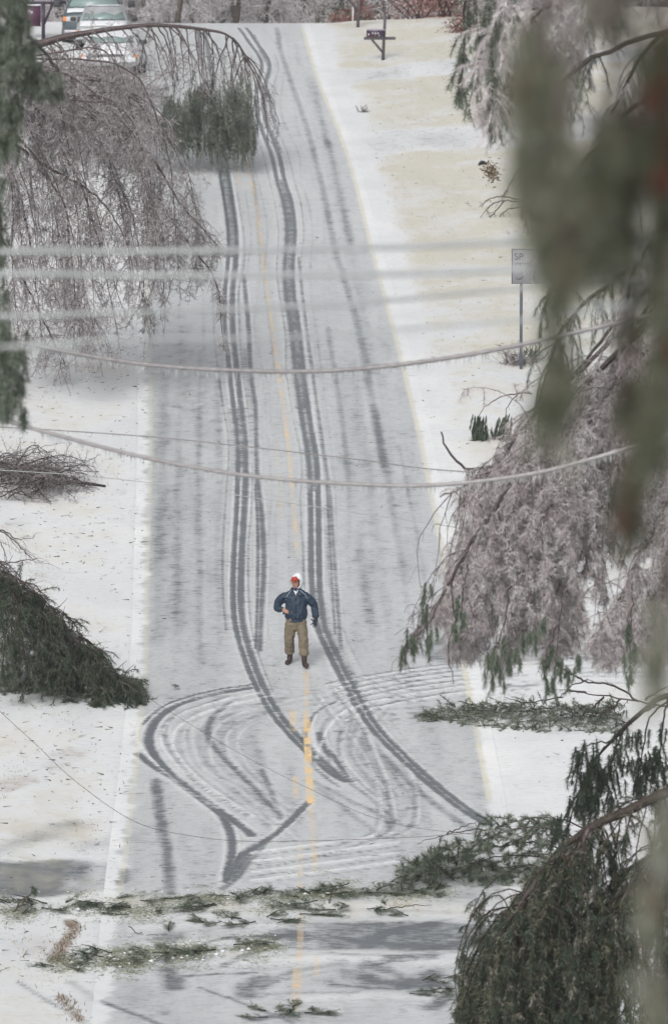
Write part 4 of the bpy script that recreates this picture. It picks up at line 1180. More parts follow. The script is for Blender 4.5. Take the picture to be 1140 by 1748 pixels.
# hanging sprig right of the road, halfway up
b2 = G(850, 752)
lm = [line3(p, b2[1], 16) for p in ([(910, 672), (880, 671), (850, 680), (826, 695), (815, 715)], [(905, 670), (885, 672), (868, 690), (862, 715)])]
sd_ = [at(820 + rng.normal() * 9, rng.uniform(705, 742), b2[1] + rng.normal() * .12) for i in range(46)] + [at(862 + rng.normal() * 6, rng.uniform(705, 742), b2[1] + rng.normal() * .1) for i in range(30)]
sd_ = np.array(sd_)
t = thing('pine_sprig', 'broken pine branch bowed to the snow with two hanging green tufts, below the road sign', 'branch', b2)
for q_ in lm: limb_mesh([q_], .02, .008, M_limb, 'limb', t, 6, .3, origin=b2)
Q = clip_ground(droop(sd_, np.array([-.25, 0, -1.]) + .3 * unit(len(sd_)), .2 + .15 * rnd(len(sd_)), 5, .3, .08), .04)
mb = MB(); needles(mb, Q, 75, .15, .012, .5, .9, .4, (.0, .72), clip=True); mb.build('foliage', M_green, t, origin=b2)

# ------------------------------------------------------------------ small sprigs strewn as debris (each its own thing)
def sprig(size, v, nst, name='pine_sprig'):
    t = bpy.data.objects.new(name, None); C.objects.link(t); t.empty_display_size = .1
    P = droop(np.array([[0, 0, .03]]), np.array([[1, 0, .12]]), np.array([size]), 8, .05, .12)
    P[..., 2] = np.maximum(P[..., 2], .02)
    mb = MB(); mb.tubes(P, taper(.012, .005, 8), 5, .1); mb.build('stem', M_bark, t, True)
    S, Tn, _ = along(P, nst, .25, 1)
    Q = droop(S, Tn * .8 + .7 * unit(nst) + [0, 0, .15], size * (.2 + .3 * rnd(nst)), 5, .1, .1)
    Q[..., 2] = np.maximum(Q[..., 2], .02)
    mb = MB(); needles(mb, Q, 34, .09, .009, .75, .7, .25, v)
    for arr in mb.v: arr[:, 2] = np.clip(arr[:, 2] * .6, .005, .12)
    mb.build('needles', M_green, t)
    return t
protos = [sprig(.45, (.4, 1.), 16), sprig(.65, (.3, 1.), 22), sprig(.35, (.5, 1.), 14), sprig(.55, (.2, .9), 18)]
used = [False] * 4
def ridge_z(p):
    Y = p[1]; return (.05 * math.exp(-((Y - Y1545) / .35) ** 2) * (p[0] < 3) + .03 * math.exp(-((Y - Yrow(1640)) / .4) ** 2) + .015) if float(xl(Y)) - .3 < p[0] < float(xr(Y)) + .3 else 0
def put_sprig(k, px, py, rz, label, group, sc=1.0):
    o = protos[k] if not used[k] else copy_tree(protos[k])
    used[k] = True
    p = G(px, py); o.location = tuple(p + [0, 0, .035 + ridge_z(p)]); o.rotation_euler = (0, 0, rz); o.scale = (sc, sc, sc)
    return tag(o, label, 'branch', group)
rows = [([(0, 1556), (100, 1551), (200, 1557), (330, 1552), (480, 1545), (560, 1536), (650, 1530), (700, 1528), (760, 1533)], 58, 'broken pine sprig strewn in the upper line of storm debris across the road', 'sprigs in the upper debris line', 6),
        ([(85, 1655), (170, 1644), (250, 1638), (330, 1634), (400, 1626), (470, 1622)], 18, 'broken pine sprig in the lower left line of storm debris near the roadside ditch', 'sprigs in the lower debris line', 3),
        ([(345, 1578), (400, 1577), (450, 1580), (485, 1585)], 10, 'green pine sprig in the short cluster between the two debris lines', 'sprigs between the debris lines', 3),
        ([(445, 1738), (500, 1734), (540, 1741)], 9, 'green pine sprig in the clump at the bottom edge of the photo', 'sprigs at the bottom edge', 4),
        ([(690, 1700), (740, 1690), (780, 1695)], 7, 'pine sprig on the ice left of the bowed cedar at the bottom', 'sprigs left of the bowed cedar', 8),
        ([(500, 1565), (600, 1556), (700, 1560)], 7, 'sparse pine sprig on the slush just below the upper debris line', 'sprigs below the upper debris line', 5)]
for pts, n, lab, grp, jy in rows:
    P = np.array(pts, float); cum = np.r_[0, np.cumsum(np.hypot(*np.diff(P, axis=0).T))]
    for i in range(n):
        s = (i + rng.random()) / n * cum[-1]
        x = np.interp(s, cum, P[:, 0]); y = np.interp(s, cum, P[:, 1]) + rng.normal() * jy * 1.1
        put_sprig(int(rng.integers(4)), x, y, rng.uniform(0, 2 * pi), lab, grp, rng.uniform(.6, 1.15))
for px, py, lab in [(235, 1180, 'light green pine sprig on the road edge at the tip of the fallen pine'), (288, 1598, 'small pine sprig at the end of a curved bare twig, left lane below the debris'), (305, 1178, 'tiny dark sprig on the left lane above the turning swirls'), (250, 1634, 'frosted pine sprig on the hump in the lower debris line')]:
    put_sprig(2, px, py, rng.uniform(0, 6), lab, None, .6 if py < 1500 else 1)
bare_branch('curved_twig', 'curved bare twig lying on the slush left of the centre line', [[(219, 1581), (235, 1593), (255, 1598), (285, 1596)]], G(250, 1605)[1], .01, 1, (.05, .1), dirx=(0, 0, 0), ground=True)
for pts, lab in [([(175, 1646), (185, 1640), (195, 1633)], 'short dark stick pointing up from the lower debris line'), ([(590, 1518), (620, 1535), (660, 1552)], 'bare stick standing out of the debris at the right lane'), ([(640, 1555), (690, 1548), (735, 1546)], 'long dark stick lying in the debris of the right lane'), ([(290, 1636), (305, 1628)], 'stubby brown stick in the lower debris line'), ([(560, 1545), (566, 1530), (564, 1522)], 'brown broken stub poking up right of the centre line')]:
    Yd = G(pts[0][0], pts[0][1] + 4)[1]
    bare_branch('stick', lab, [pts], Yd, .014, 1, (.04, .1), dirx=(0, 0, 0), mat=M_bark)
# standing sprig at the lower left
b3 = G(22, 1560)
t = thing('standing_sprig', 'small iced twig with a green tuft standing upright at the lower left', 'branch', b3)
for p in ([(22, 1560), (35, 1540), (50, 1527), (58, 1522)], [(24, 1558), (38, 1545), (46, 1530)]):
    limb_mesh([line3(p, b3[1], 10)], .018, .008, M_bark, 'stem', t, 5, .5, origin=b3)
Q = droop(np.array([at(58 + rng.normal() * 4, 1521 + rng.normal() * 3, b3[1]) for i in range(10)]), unit(10) + [.5, 0, 0], .06 * np.ones(10), 4, .1, .1)
mb = MB(); needles(mb, Q, 40, .07, .008, .7, .6, 0, (.3, .95)); mb.build('needles', M_green, t, origin=b3)

# litter specks and grass
def strew(fn, n, lo, hi, name, mat, kind='stuff', flat=True, wid=.012, vr=(0, 1), road=False):
    mb = MB(); pts = []
    while len(pts) < n:
        p = fn()
        if p is not None: pts.append(p)
    B = np.array(pts); N = len(B)
    D = unit(N); D[:, 2] = np.abs(D[:, 2]) * (.15 if flat else 2.5)
    mb.blades(B + [0, 0, .03], D, lo + (hi - lo) * rnd(N) ** 2, wid * (.5 + rnd(N)), vr[0] + (vr[1] - vr[0]) * rnd(N))
    return tag(mb.build(name, mat), kind=kind)
def gpt(xa, xb, ya, yb):
    x = rng.uniform(xa, xb); Y = rng.uniform(ya, yb); return np.array([x, Y, float(gz(x, Y)) + .01])
def left_pt():
    p = gpt(-8, -2.2, 84, 140); return p if p[0] < float(xl(p[1])) - .1 and rng.random() < .35 + .65 * (sin(p[0] * 1.3 + p[1] * .4) > .1) else None
def right_pt():
    p = gpt(1, 12, 92, 188); return p if p[0] > float(xr(p[1])) + .3 else None
def road_pt():
    p = gpt(-4, 4, 80, 150); return p if float(xl(p[1])) < p[0] < float(xr(p[1])) else None
strew(left_pt, 1500, .03, .22, 'twig_litter', M_speck, wid=.02)
strew(right_pt, 900, .03, .2, 'twig_litter', M_speck, wid=.02)
strew(road_pt, 260, .03, .16, 'twig_litter', M_speck, wid=.018)
def debris_pt():
    j = int(rng.integers(2)); P = rows[j][0]; x = rng.uniform(P[0][0], P[-1][0]); y = np.interp(x, [a for a, b in P], [b for a, b in P]) + 5 * sin(x * .031 + 2 * j) + 3 * sin(x * .083 + j) + rng.normal() * (14 if rng.random() < .4 else 5)
    if sin(x * .057 + 1.7 * j) + .8 * sin(x * .023 + 2) + .9 * rng.normal() < -.2: return debris_pt()
    p = G(x, y); return p + [0, 0, .02 + ridge_z(p)]
dbp = [debris_pt() for _ in range(1500)]
mb = MB(); N = 30; B = np.repeat(np.array(dbp), N, 0) + rng.normal(size=(1500 * N, 3)) * [.13, .10, .010]
D = unit(len(B)); D[:, 2] = np.abs(D[:, 2]) * .15
mb.blades(B, D, .07, .011, .3 + .7 * rnd(len(B))); tag(mb.build('needle_litter', ramp_mat('frosted_litter', [(0, (.05, .06, .035)), (.5, (.16, .18, .11)), (.8, (.34, .35, .27)), (1, (.55, .55, .50))], .5)), kind='stuff')
# crumbs and lumps of slush thrown up along the ruts and in the debris lines
_oct = np.array([[1, 0, 0], [-1, 0, 0], [0, 1, 0], [0, -1, 0], [0, 0, 1], [0, 0, -1.]]); _of = np.array([[0, 2, 4], [2, 1, 4], [1, 3, 4], [3, 0, 4], [2, 0, 5], [1, 2, 5], [3, 1, 5], [0, 3, 5]])
lp = []
for P_, w_, s_, kd_, e_ in TR:
    if kd_ in ('bare', 'snow') and s_ > .4:
        seg = np.hypot(*np.diff(P_, axis=0).T).sum(); n_ = 0
        q_ = P_[rng.integers(0, len(P_), n_)] + rng.normal(size=(n_, 2)) * .08 + np.sign(rng.normal(size=(n_, 1))) * [w_ * 1.7, w_ * .8]
        for x_, y_ in q_:
            if float(xl(y_)) < x_ < float(xr(y_)): lp.append([x_, y_, float(prof(y_)) + .032, .008 + .012 * rng.random() ** 3])
for b_ in dbp[:260]:
    lp.append([b_[0] + rng.normal() * .25, b_[1] + rng.normal() * .3, b_[2] + .01, .010 + .025 * rng.random() ** 3])
lp = np.array(lp); V_ = lp[:, None, :3] + _oct[None] * (lp[:, 3, None, None] * np.array([1.5, 1.2, .7]) * (.6 + .8 * rng.random((len(lp), 6, 1))))
mb = MB(); mb.add(V_.reshape(-1, 3), tris=(_of[None] + 6 * np.arange(len(lp))[:, None, None]).reshape(-1, 3)); tag(mb.build('slush_lumps', M_snow, None, True), kind='stuff')
def ggrass():
    p = gpt(1, 13, 100, 190)
    return p if p[0] > float(xr(p[1])) + .8 and rng.random() < np.interp(p[1], [100, 120, 150], [.08, .3, 1]) else None
strew(ggrass, 9000, .03, .09, 'dead_grass', M_straw, flat=False, wid=.012)
def gditch():
    a_ = [(130, 1586), (112, 1612), (92, 1642)] if rng.random() < .6 else [(100, 1705), (118, 1722), (140, 1748)]
    t_ = rng.random() * 2; k_ = int(t_); u_ = t_ - k_
    return G(a_[k_][0] * (1 - u_) + a_[k_ + 1][0] * u_ + rng.normal() * 9, a_[k_][1] * (1 - u_) + a_[k_ + 1][1] * u_ + rng.normal() * 4)
M_brown = ramp_mat('brown_grass', [(0, (.05, .03, .012)), (.5, (.15, .095, .045)), (1, (.34, .27, .16))], .8)
strew(gditch, 480, .04, .12, 'brown_grass', M_brown, flat=False, wid=.014)
def gleft():
    p = gpt(-9, -2, 80, 128)
    return p if p[0] < float(xl(p[1])) - .5 and sin(p[0] * 2.1 + 1.3 * sin(p[1] * .5)) * sin(p[1] * .37 + 1) > .35 else None
strew(gleft, 2600, .03, .09, 'dead_grass', M_straw, flat=False, wid=.011)

# weeds on the lawn and under the sign; bare twigs at the culvert
def weed(name, label, px, py, n, h, mat, v=(.2, .8), spread=.5, w=.012):
    p = G(px, py); t = thing(name, label, 'plant', p)
    Q = droop(np.zeros((n, 3)) + rng.normal(size=(n, 3)) * [h * .25, h * .25, 0], unit(n) * spread + [0, 0, 1], h * (.5 + .5 * rnd(n)), 6, .03, .18)
    Q2 = side_twigs(Q, 5, (h * .15, h * .4), .0, .2, 4)
    mb = MB(); mb.tubes(Q, taper(w, w * .5, 6)[None].repeat(n, 0), 3, v[0] + (v[1] - v[0]) * rnd(n))
    mb.tubes(Q2, taper(w * .6, w * .4, 4)[None].repeat(len(Q2), 0), 3, v[0] + (v[1] - v[0]) * rnd(len(Q2)))
    o = mb.build('stems', mat, t); return t, Q
weed('weed_tuft', 'small dark weed tuft standing alone on the upper right lawn', 620, 192, 14, .35, M_twig, (.0, .5), .7)
weed('dead_shrub', 'straggly dead shrub at the foot of the road sign', 878, 624, 60, .62, M_twig, (.1, .8), .9, .009)
weed('evergreen_seedling', 'small evergreen seedling on the icy lawn right of the road sign post', 908, 620, 30, .7, M_green, (.1, .6), .6)
p = G(850, 372)
bare_branch('bare_branch', 'dark bare branch reaching left over the lawn above the road sign', [[(900, 345), (860, 342), (835, 352), (812, 384)], [(900, 350), (865, 358), (850, 375), (842, 396)], [(860, 342), (840, 366), (825, 380)], [(890, 340), (850, 335), (830, 342), (822, 352)]], p[1], .02, 5, (.15, .45), tw_mat=M_bark, mat=M_bark)
M_brown0 = ramp_mat('brown_leaves', [(0, (.05, .03, .015)), (.6, (.14, .09, .05)), (1, (.26, .19, .12))], .8)
# culvert pipe with leaves
p = G(830, 282)
t = thing('culvert', 'dark drain pipe mouth in the lawn bank with brown leaves below', 'drain pipe', p)
mb = MB(); ang = np.linspace(0, 2 * pi, 17)[:-1]
V = []; 
for r_, y_ in ((.15, 0), (.115, 0), (.115, .8), (.15, .8)):
    V += [[r_ * cos(a), y_, -.02 + r_ * sin(a)] for a in ang]
idx = np.arange(64).reshape(4, 16); q = []
for i in range(4):
    for j in range(16): q.append([idx[i, j], idx[i, (j + 1) % 16], idx[(i + 1) % 4, (j + 1) % 16], idx[(i + 1) % 4, j]])
mb.add(np.array(V) + [-.1, 0, 0], quads=q, a=.1); mb.build('pipe', M_speck, t, True)
mb = MB(); N = 220; B = rng.normal(size=(N, 3)) * [.12, .8, .02] + [.12, -1.2, .05]; B[:, 2] = [float(gz(p[0] + b[0], p[1] + b[1])) - p[2] + .04 for b in B]
mb.blades(B, unit(N) * [1, 1, .4] + [0, 0, .2], .1, .07, rnd(N)); mb.build('leaves', M_brown0, t)

# ------------------------------------------------------------------ road sign
M_signface = plain('sign_face', (.33, .33, .35), .5, 0, .05)
M_signedge = plain('sign_border', (.14, .13, .16), .5, 0, .05)
M_post = plain('sign_post', (.07, .075, .1), .6, 0, .2)
p = G(889, 632)
t = thing('road_sign', 'grey rectangular road sign on a dark post, its right half behind the blurred pine', 'sign', p)
Hs = float((at(889, 484, p[1]) - p)[2]); Ht = float((at(889, 424, p[1]) - p)[2])
x0 = at(873, 450, p[1])[0] - p[0]; x1 = x0 + 1.32
mb = MB(); mb.box((.0, 0, Hs / 2), (.075, .06, Hs), a=.5); mb.build('post', M_post, t, bevel=.01)
cx = (x0 + x1) / 2; cz = (Hs + Ht) / 2
mb = MB(); mb.box((cx, -.045, cz), (x1 - x0, .02, Ht - Hs), a=.3); mb.build('border', M_signedge, t)
mb = MB(); mb.box((cx, -.06, cz), (x1 - x0 - .05, .02, Ht - Hs - .05), a=.6); mb.build('panel', M_signface, t)
def text(body, size, loc, parent, mat, name='lettering', rot=(pi / 2, 0, 0), ext=.003):
    cu = bpy.data.curves.new('t', 'FONT'); cu.body = body; cu.size = size; cu.extrude = ext; cu.align_x = 'LEFT'
    o = bpy.data.objects.new('t', cu); C.objects.link(o)
    bpy.context.view_layer.update()
    me = bpy.data.meshes.new_from_object(o.evaluated_get(bpy.context.evaluated_depsgraph_get()))
    bpy.data.objects.remove(o)
    me.materials.clear(); me.materials.append(mat)
    n = bpy.data.objects.new(name, me); C.objects.link(n); n.location = loc; n.rotation_euler = rot; n.parent = parent
    return n
text('SP', .24, (x0 + .06, -.076, Ht - .27), t, M_signedge)
mb = MB()
for i in range(7): mb.box((x0 + .09 + i * .06, -.074, Ht - .37 + .01 * (i % 2)), (.028, .006, .035 + .015 * (i % 3)), a=.3)
mb.build('small_print', M_signedge, t)
mb = MB(); mb.tubes(np.array([[x0 + .09 + .2 * u, -.078, Hs + .13 + .07 * (2 * u - 1) ** 2 * (1 if u > .5 else .2)] for u in np.linspace(0, 1, 10)]), np.interp(np.linspace(0, 1, 10), [0, .5, 1], [.008, .028, .012]), 6, .2); mb.build('symbol', M_signedge, t)

# ------------------------------------------------------------------ mailboxes
M_mbox = plain('mailbox_paint', (.035, .02, .045), .4, 0, .1)
M_wood = plain('weathered_post', (.10, .085, .10), .8, 0, .25, 12)
M_white = plain('white_paint', (.7, .68, .7), .5, 0, .03)
M_red = plain('red_paint', (.5, .05, .05), .5, 0, .05)
M_pink = plain('faded_orange_plastic', (.62, .28, .18), .5, 0, .08)
def mailbox(label, px, py, topy, boxcol, sc, bx, snow=True, box2=None):
    p = G(px, py); t = thing('mailbox', label, 'mailbox', p)
    H = float((at(px, topy, p[1]) - p)[2])
    Q = np.array([[-.03, 0, -.05], [0, 0, H * .5], [.05, 0, H]])
    mb = MB(); mb.tubes(Q, taper(.055, .048, 3), 4, .4); mb.build('post', M_wood, t)
    za = H * bx
    mb = MB(); mb.box((-.14, .0, za), (.86 * sc, .11, .10), a=.3); mb.build('arm', M_wood, t, bevel=.01)
    mb = MB(); mb.tubes(np.array([[-.32 * sc, 0, za - .05], [.0, 0, za - .42 * sc]]), .04, 4, .3); mb.build('brace', M_wood, t)
    # box with arched roof, axis along x
    w, h, L = .085 * sc, .12 * sc, .50 * sc
    prof_ = [(-w, 0), (w, 0), (w, h)] + [(w * cos(a), h + w * .9 * sin(a)) for a in np.linspace(0, pi, 9)[1:-1]] + [(-w, h)]
    n = len(prof_); V = []; x0_ = -.14 - L / 2 - .1 * sc
    for xx_ in (x0_, x0_ + L): V += [[xx_, a, za + .055 + b] for a, b in prof_]
    idx = np.arange(2 * n).reshape(2, n)
    q = [[idx[0, j], idx[0, (j + 1) % n], idx[1, (j + 1) % n], idx[1, j]] for j in range(n)]
    V = V + [[x0_, 0, za + .1 + h / 2], [x0_ + L, 0, za + .1 + h / 2]]
    tr = [[2 * n, idx[0, (j + 1) % n], idx[0, j]] for j in range(n)] + [[2 * n + 1, idx[1, j], idx[1, (j + 1) % n]] for j in range(n)]
    mb = MB(); mb.add(V, quads=q, tris=tr, a=.5); mb.build('box', boxcol, t)
    mb = MB(); mb.box((x0_ - .006, 0, za + .055 + h * .7), (.012, w * 2.15, h * 1.55), a=.4); mb.build('door', boxcol, t, bevel=.004)
    if snow:
        mb = MB(); V = [[x, w * 1.02 * cos(a), za + .058 + h + w * .93 * sin(a) + .012] for x in np.linspace(x0_ + .01, x0_ + L, 8) for a in np.linspace(.5, pi - .5, 6)]
        V = np.array(V); V[:, 2] += .006 * rng.random(len(V))
        idx = np.arange(48).reshape(8, 6); mb.add(V, quads=np.stack([idx[:-1, :-1], idx[:-1, 1:], idx[1:, 1:], idx[1:, :-1]], -1).reshape(-1, 4)); mb.build('snow_cap', plain('frost', (.32, .28, .34), .5, 0, .1), t)
    return t, x0_, L, za, w, h, p
t, x0_, L, za, w, h, p = mailbox('dark purple mailbox with white and red marks on a leaning post, upper right lawn', 655, 103, 26, M_mbox, 1.25, .50)
for i, (dx, m_, dz, hh) in enumerate([(.06, M_white, .07, .07), (.20, M_white, .11, .05), (.29, M_white, .10, .06), (.38, M_white, .11, .05), (.16, M_red, .045, .03), (.27, M_red, .045, .03), (.42, M_white, .04, .04)]):
    mb = MB(); mb.box((x0_ + dx, -w - .006, za + .06 + dz), (.035, .008, hh), a=.5); mb.build('number_mark', m_, t)
t, x0_, L, za, w, h, p = mailbox('faded orange newspaper box on a dark braced post just over the crest', 612, 47, -14, M_pink, 1.35, .90, False)
mb = MB()
pp = G(602, 47); t = thing('marker_stake', 'thin pale stake beside the post of the orange newspaper box', 'stake', pp)
mb.tubes(np.array([[0, 0, -.1], [.01, 0, .75]]), .022, 5, .5); mb.build('stake', M_white, t)

# ------------------------------------------------------------------ yard sign at the driveway
M_maroon = plain('maroon_board', (.075, .022, .055), .5, 0, .08)
p = np.array([at(74, 52, 186)[0], 186, 0.]); p[2] = at(74, 52, 186)[2]
gz_ = float(gz(p[0], p[1]))
t = thing('yard_sign', 'maroon sign board hung from a dark braced post behind the left edge pine', 'sign', (p[0], p[1], gz_))
Hh = float(at(74, 2, 186)[2]) - gz_
mb = MB(); mb.box((0, 0, Hh / 2), (.12, .12, Hh), a=.3); mb.build('post', M_mbox, t)
mb = MB(); mb.box((.08, 0, Hh - .03), (1.45, .09, .09), a=.3); mb.build('arm', M_mbox, t)
mb = MB(); mb.tubes(np.array([[.32, .0, Hh - .08], [.03, 0, Hh - .78]]), .045, 4, .3); mb.build('brace', M_mbox, t)
mb = MB(); mb.box((-.42, 0, Hh - .5), (.66, .05, .72), a=.5); mb.build('board', M_maroon, t)
mb = MB(); mb.box((-.42, 0, Hh - .115), (.68, .09, .05), a=.5); mb.build('snow_cap', M_snow, t)
mb = MB()
for dx, dz, l in ((-.50, -.30, .10), (-.44, -.34, .16), (-.40, -.38, .08)): mb.box((dx, -.03, Hh + dz), (l, .008, .025), a=.5)
mb.build('lettering', M_white, t)

# ------------------------------------------------------------------ vehicles parked near the crest
M_glass = plain('iced_glass', (.20, .27, .26), .25, 0, .12, 3)
M_amber = plain('amber_lens', (.75, .25, .04), .3, 0, .05)
M_lens = plain('headlight_lens', (.45, .45, .47), .15, 0, .1)
M_black = plain('black_trim', (.03, .03, .035), .5, 0, .1)
M_tyre = plain('tyre', (.025, .025, .027), .8, 0, .1)
M_rim = plain('rim', (.3, .3, .32), .4, .6, .1)
M_pthick = plain('dark_teal_paint', (.06, .085, .10), .35, 0, .15, 3)
M_silver = plain('pale_silver_paint', (.38, .39, .40), .35, .2, .15, 3)
M_whitep = plain('white_car_paint', (.62, .63, .65), .35, 0, .06, 3)
def vehicle(name, label, loc, rz, W, Ln, beltz, roofz, hood, cab, mat, truck=False):
    """hood, cab: y positions measured from the front bumper (front at -Y)"""
    t = thing(name, label, 'truck' if truck else 'car', loc)
    t.rotation_euler = (0, 0, rz)
    hw = W / 2
    # lower body: stations along y: (y, half width, z bottom, z top)
    hz = beltz - .10 if not truck else beltz - .06
    st = [(0, hw * .86, .38, hz - .22), (.10, hw * .94, .30, hz - .10), (.45, hw, .28, hz - .03), (hood, hw, .28, beltz), (cab[3], hw, .28, beltz + .02)]
    if truck: st += [(cab[3] + .05, hw, .35, beltz + .02), (Ln - .1, hw, .38, beltz + .02), (Ln, hw * .96, .5, beltz - .05)]
    else: st += [(Ln - .35, hw * .97, .3, beltz - .02), (Ln - .05, hw * .9, .36, beltz - .16), (Ln, hw * .84, .45, beltz - .3)]
    V = []
    for y, w_, zb, zt in st:
        zm = zb + (zt - zb) * .55
        V += [[-w_ * .92, y, zb], [-w_, y, zb + .12], [-w_ * 1.0, y, zm], [-w_ * .95, y, zt - .07], [-w_ * .86, y, zt], [-w_ * .4, y, zt + .035], [w_ * .4, y, zt + .035], [w_ * .86, y, zt], [w_ * .95, y, zt - .07], [w_ * 1.0, y, zm], [w_, y, zb + .12], [w_ * .92, y, zb]]
    n = 12; m = len(st); idx = np.arange(n * m).reshape(m, n); q = []
    for i in range(m - 1):
        for j in range(n): q.append([idx[i, j], idx[i, (j + 1) % n], idx[i + 1, (j + 1) % n], idx[i + 1, j]])
    V = V + [[0, st[0][0], .6], [0, st[-1][0], .7]]
    tr = [[n * m, idx[0, (j + 1) % n], idx[0, j]] for j in range(n)] + [[n * m + 1, idx[-1, j], idx[-1, (j + 1) % n]] for j in range(n)]
    mb = MB(); mb.add(V, quads=q, tris=tr, a=.5); mb.build('body', mat, t, True)
    # cabin: cab = (windshield base y, roof front y, roof rear y, rear base y)
    bw, rw = hw * .88, hw * .70
    y0, y1, y2, y3 = cab
    zb, zr = beltz - .02, roofz
    cv = []
    for y, w_, z in ((y0, bw, zb), (y1, rw, zr - .03), (y1 + .25, rw * .98, zr + .02), (y2 - .2, rw * .98, zr + .02), (y2, rw, zr - .03), (y3, bw, zb)):
        cv += [[-w_, y, z], [-w_ * .5, y - .04 * (y < y1 + .1), z + .02], [w_ * .5, y - .04 * (y < y1 + .1), z + .02], [w_, y, z]]
    idx = np.arange(24).reshape(6, 4); q = np.stack([idx[:-1, :-1], idx[:-1, 1:], idx[1:, 1:], idx[1:, :-1]], -1).reshape(-1, 4).tolist()
    cv += [[-bw, (y0 + y3) / 2, zb], [bw, (y0 + y3) / 2, zb]]
    q += [[idx[0, 0], idx[1, 0], idx[2, 0], 24], [24, idx[2, 0], idx[3, 0], 24]]
    q = [x for x in q if len(set(x)) == 4]
    tr = [[24, idx[2, 0], idx[3, 0]], [24, idx[3, 0], idx[4, 0]], [24, idx[4, 0], idx[5, 0]], [25, idx[3, 3], idx[2, 3]], [25, idx[4, 3], idx[3, 3]], [25, idx[5, 3], idx[4, 3]], [25, idx[2, 3], idx[1, 3]], [25, idx[1, 3], idx[0, 3]]]
    mb = MB(); mb.add(cv, quads=q, tris=tr, a=.5); mb.build('cabin', mat, t, False)
    # windshield, inset a little proud of the cabin front
    def lerp(a, b, u): return [a[i] + (b[i] - a[i]) * u for i in range(3)]
    off = np.array([0, -.03, .022])
    A, B = np.array([-bw * .90, y0 + .05, zb + .06]) + off, np.array([bw * .90, y0 + .05, zb + .06]) + off
    D_, E = np.array([-rw * .9, y1 - .05, zr - .12]) + off, np.array([rw * .9, y1 - .05, zr - .12]) + off
    mb = MB(); M1 = (A + B) / 2 + [0, -.06, .0]; M2 = (D_ + E) / 2 + [0, -.05, 0]
    mb.add([A, M1, B, E, M2, D_], quads=[[0, 1, 4, 5], [1, 2, 3, 4]], a=.5)
    o = mb.build('windshield', M_glass, t); so = o.modifiers.new('s', 'SOLIDIFY'); so.thickness = .01
    for s in (-1, 1):
        mb = MB(); mb.add([[s * bw * 1.003, y0 + .35, zb + .06], [s * bw * 1.003, y3 - .3, zb + .06], [s * rw * 1.02, y2 - .02, zr - .1], [s * rw * 1.02, y1 + .1, zr - .1]], quads=[[0, 1, 2, 3]], a=.4)
        o = mb.build('side_window', M_glass, t); so = o.modifiers.new('s', 'SOLIDIFY'); so.thickness = .012; so.offset = 0
        mb = MB(); mb.box((s * (hw + (.2 if truck else .10)), y0 + .30, beltz + (.16 if truck else .07)), (.24 if truck else .2, .1, .24 if truck else .14), a=.3); mb.build('mirror', M_black, t, bevel=.03)
        mb = MB(); zl = hz - .30
        mb.box((s * hw * .70, .03, zl), (hw * .34, .10, .17), a=.6); hl = mb.build('headlight', M_lens, t, bevel=.02)
        mb = MB(); mb.box((s * hw * .90, .07, zl), (hw * .13, .10, .16), a=.6); mb.build('indicator', M_amber, t, bevel=.02)
    mb = MB(); mb.box((0, .0, hz - .32), (hw * 1.0, .08, .2), a=.3)
    g_ = mb.build('grille', M_black, t, bevel=.01)
    mb = MB()
    for k in range(3): mb.box((0, -.05, hz - .38 + k * .06), (hw * .96, .02, .015), a=.6)
    mb.build('grille_bars', M_rim, g_)
    mb = MB(); mb.box((0, -.04, .48), (W * .94, .22, .2), a=.5); mb.build('bumper', M_rim if truck else mat, t, bevel=.05)
    mb = MB(); mb.box((0, -.165, .48), (.32, .012, .14), a=.5); mb.build('licence_plate', M_white, t)
    for s in (-1, 1):
        for yy in (.85, Ln - .95):
            r_ = .37 if truck else .32
            mb = MB(); mb.tubes(np.array([[s * (hw - .22), yy, r_], [s * (hw - .20), yy, r_], [s * (hw - .01), yy, r_], [s * (hw + .01), yy, r_]]), [r_ * .8, r_, r_, r_ * .8], 20, .5); w_ = mb.build('wheel', M_tyre, t)
            mb = MB(); mb.tubes(np.array([[s * (hw - .0), yy, r_], [s * (hw + .025), yy, r_]]), [r_ * .6, r_ * .5], 16, .6); mb.build('rim', M_rim, w_)
    # snow and ice lying on bonnet and roof
    def cover(xs_, ys_, zf, name):
        X_, Y_ = np.meshgrid(xs_, ys_); Z_ = zf(X_, Y_) + .008 * np.sin(X_ * 9 + Y_ * 7)
        nn = X_.shape; idx = np.arange(X_.size).reshape(nn)
        m_ = MB(); m_.add(np.stack([X_, Y_, Z_], -1), quads=np.stack([idx[:-1, :-1], idx[:-1, 1:], idx[1:, 1:], idx[1:, :-1]], -1).reshape(-1, 4)); o = m_.build(name, M_snow, t, True)
        so = o.modifiers.new('s', 'SOLIDIFY'); so.thickness = .02; so.offset = -1
    cover(np.linspace(-hw * .84, hw * .84, 8), np.linspace(.18, hood - .12, 7), lambda a, b: np.interp(b, [0, .1, .45, hood], [hz - .22, hz - .10, hz - .03, beltz]) + .052 - .04 * (np.abs(a) / hw) ** 2, 'bonnet_snow')
    cover(np.linspace(-rw * .93, rw * .93, 8), np.linspace(y1 + .06, y2 - .05, 7), lambda a, b: zr + .055 + 0 * a, 'roof_snow')
    if truck:
        mb = MB(); mb.box((0, (cab[3] + Ln) / 2 + .05, beltz + .025), (W * .8, Ln - cab[3] - .3, .03), a=.2); mb.build('bed_floor', M_snow, t)
    # wipers
    for s in (-.35, .25):
        mb = MB(); mb.tubes(np.array([[s, y0 - .02, beltz + .03], [s + .45, y0 + .08, beltz + .10]]), .012, 4, .2); mb.build('wiper', M_black, t)
    return t
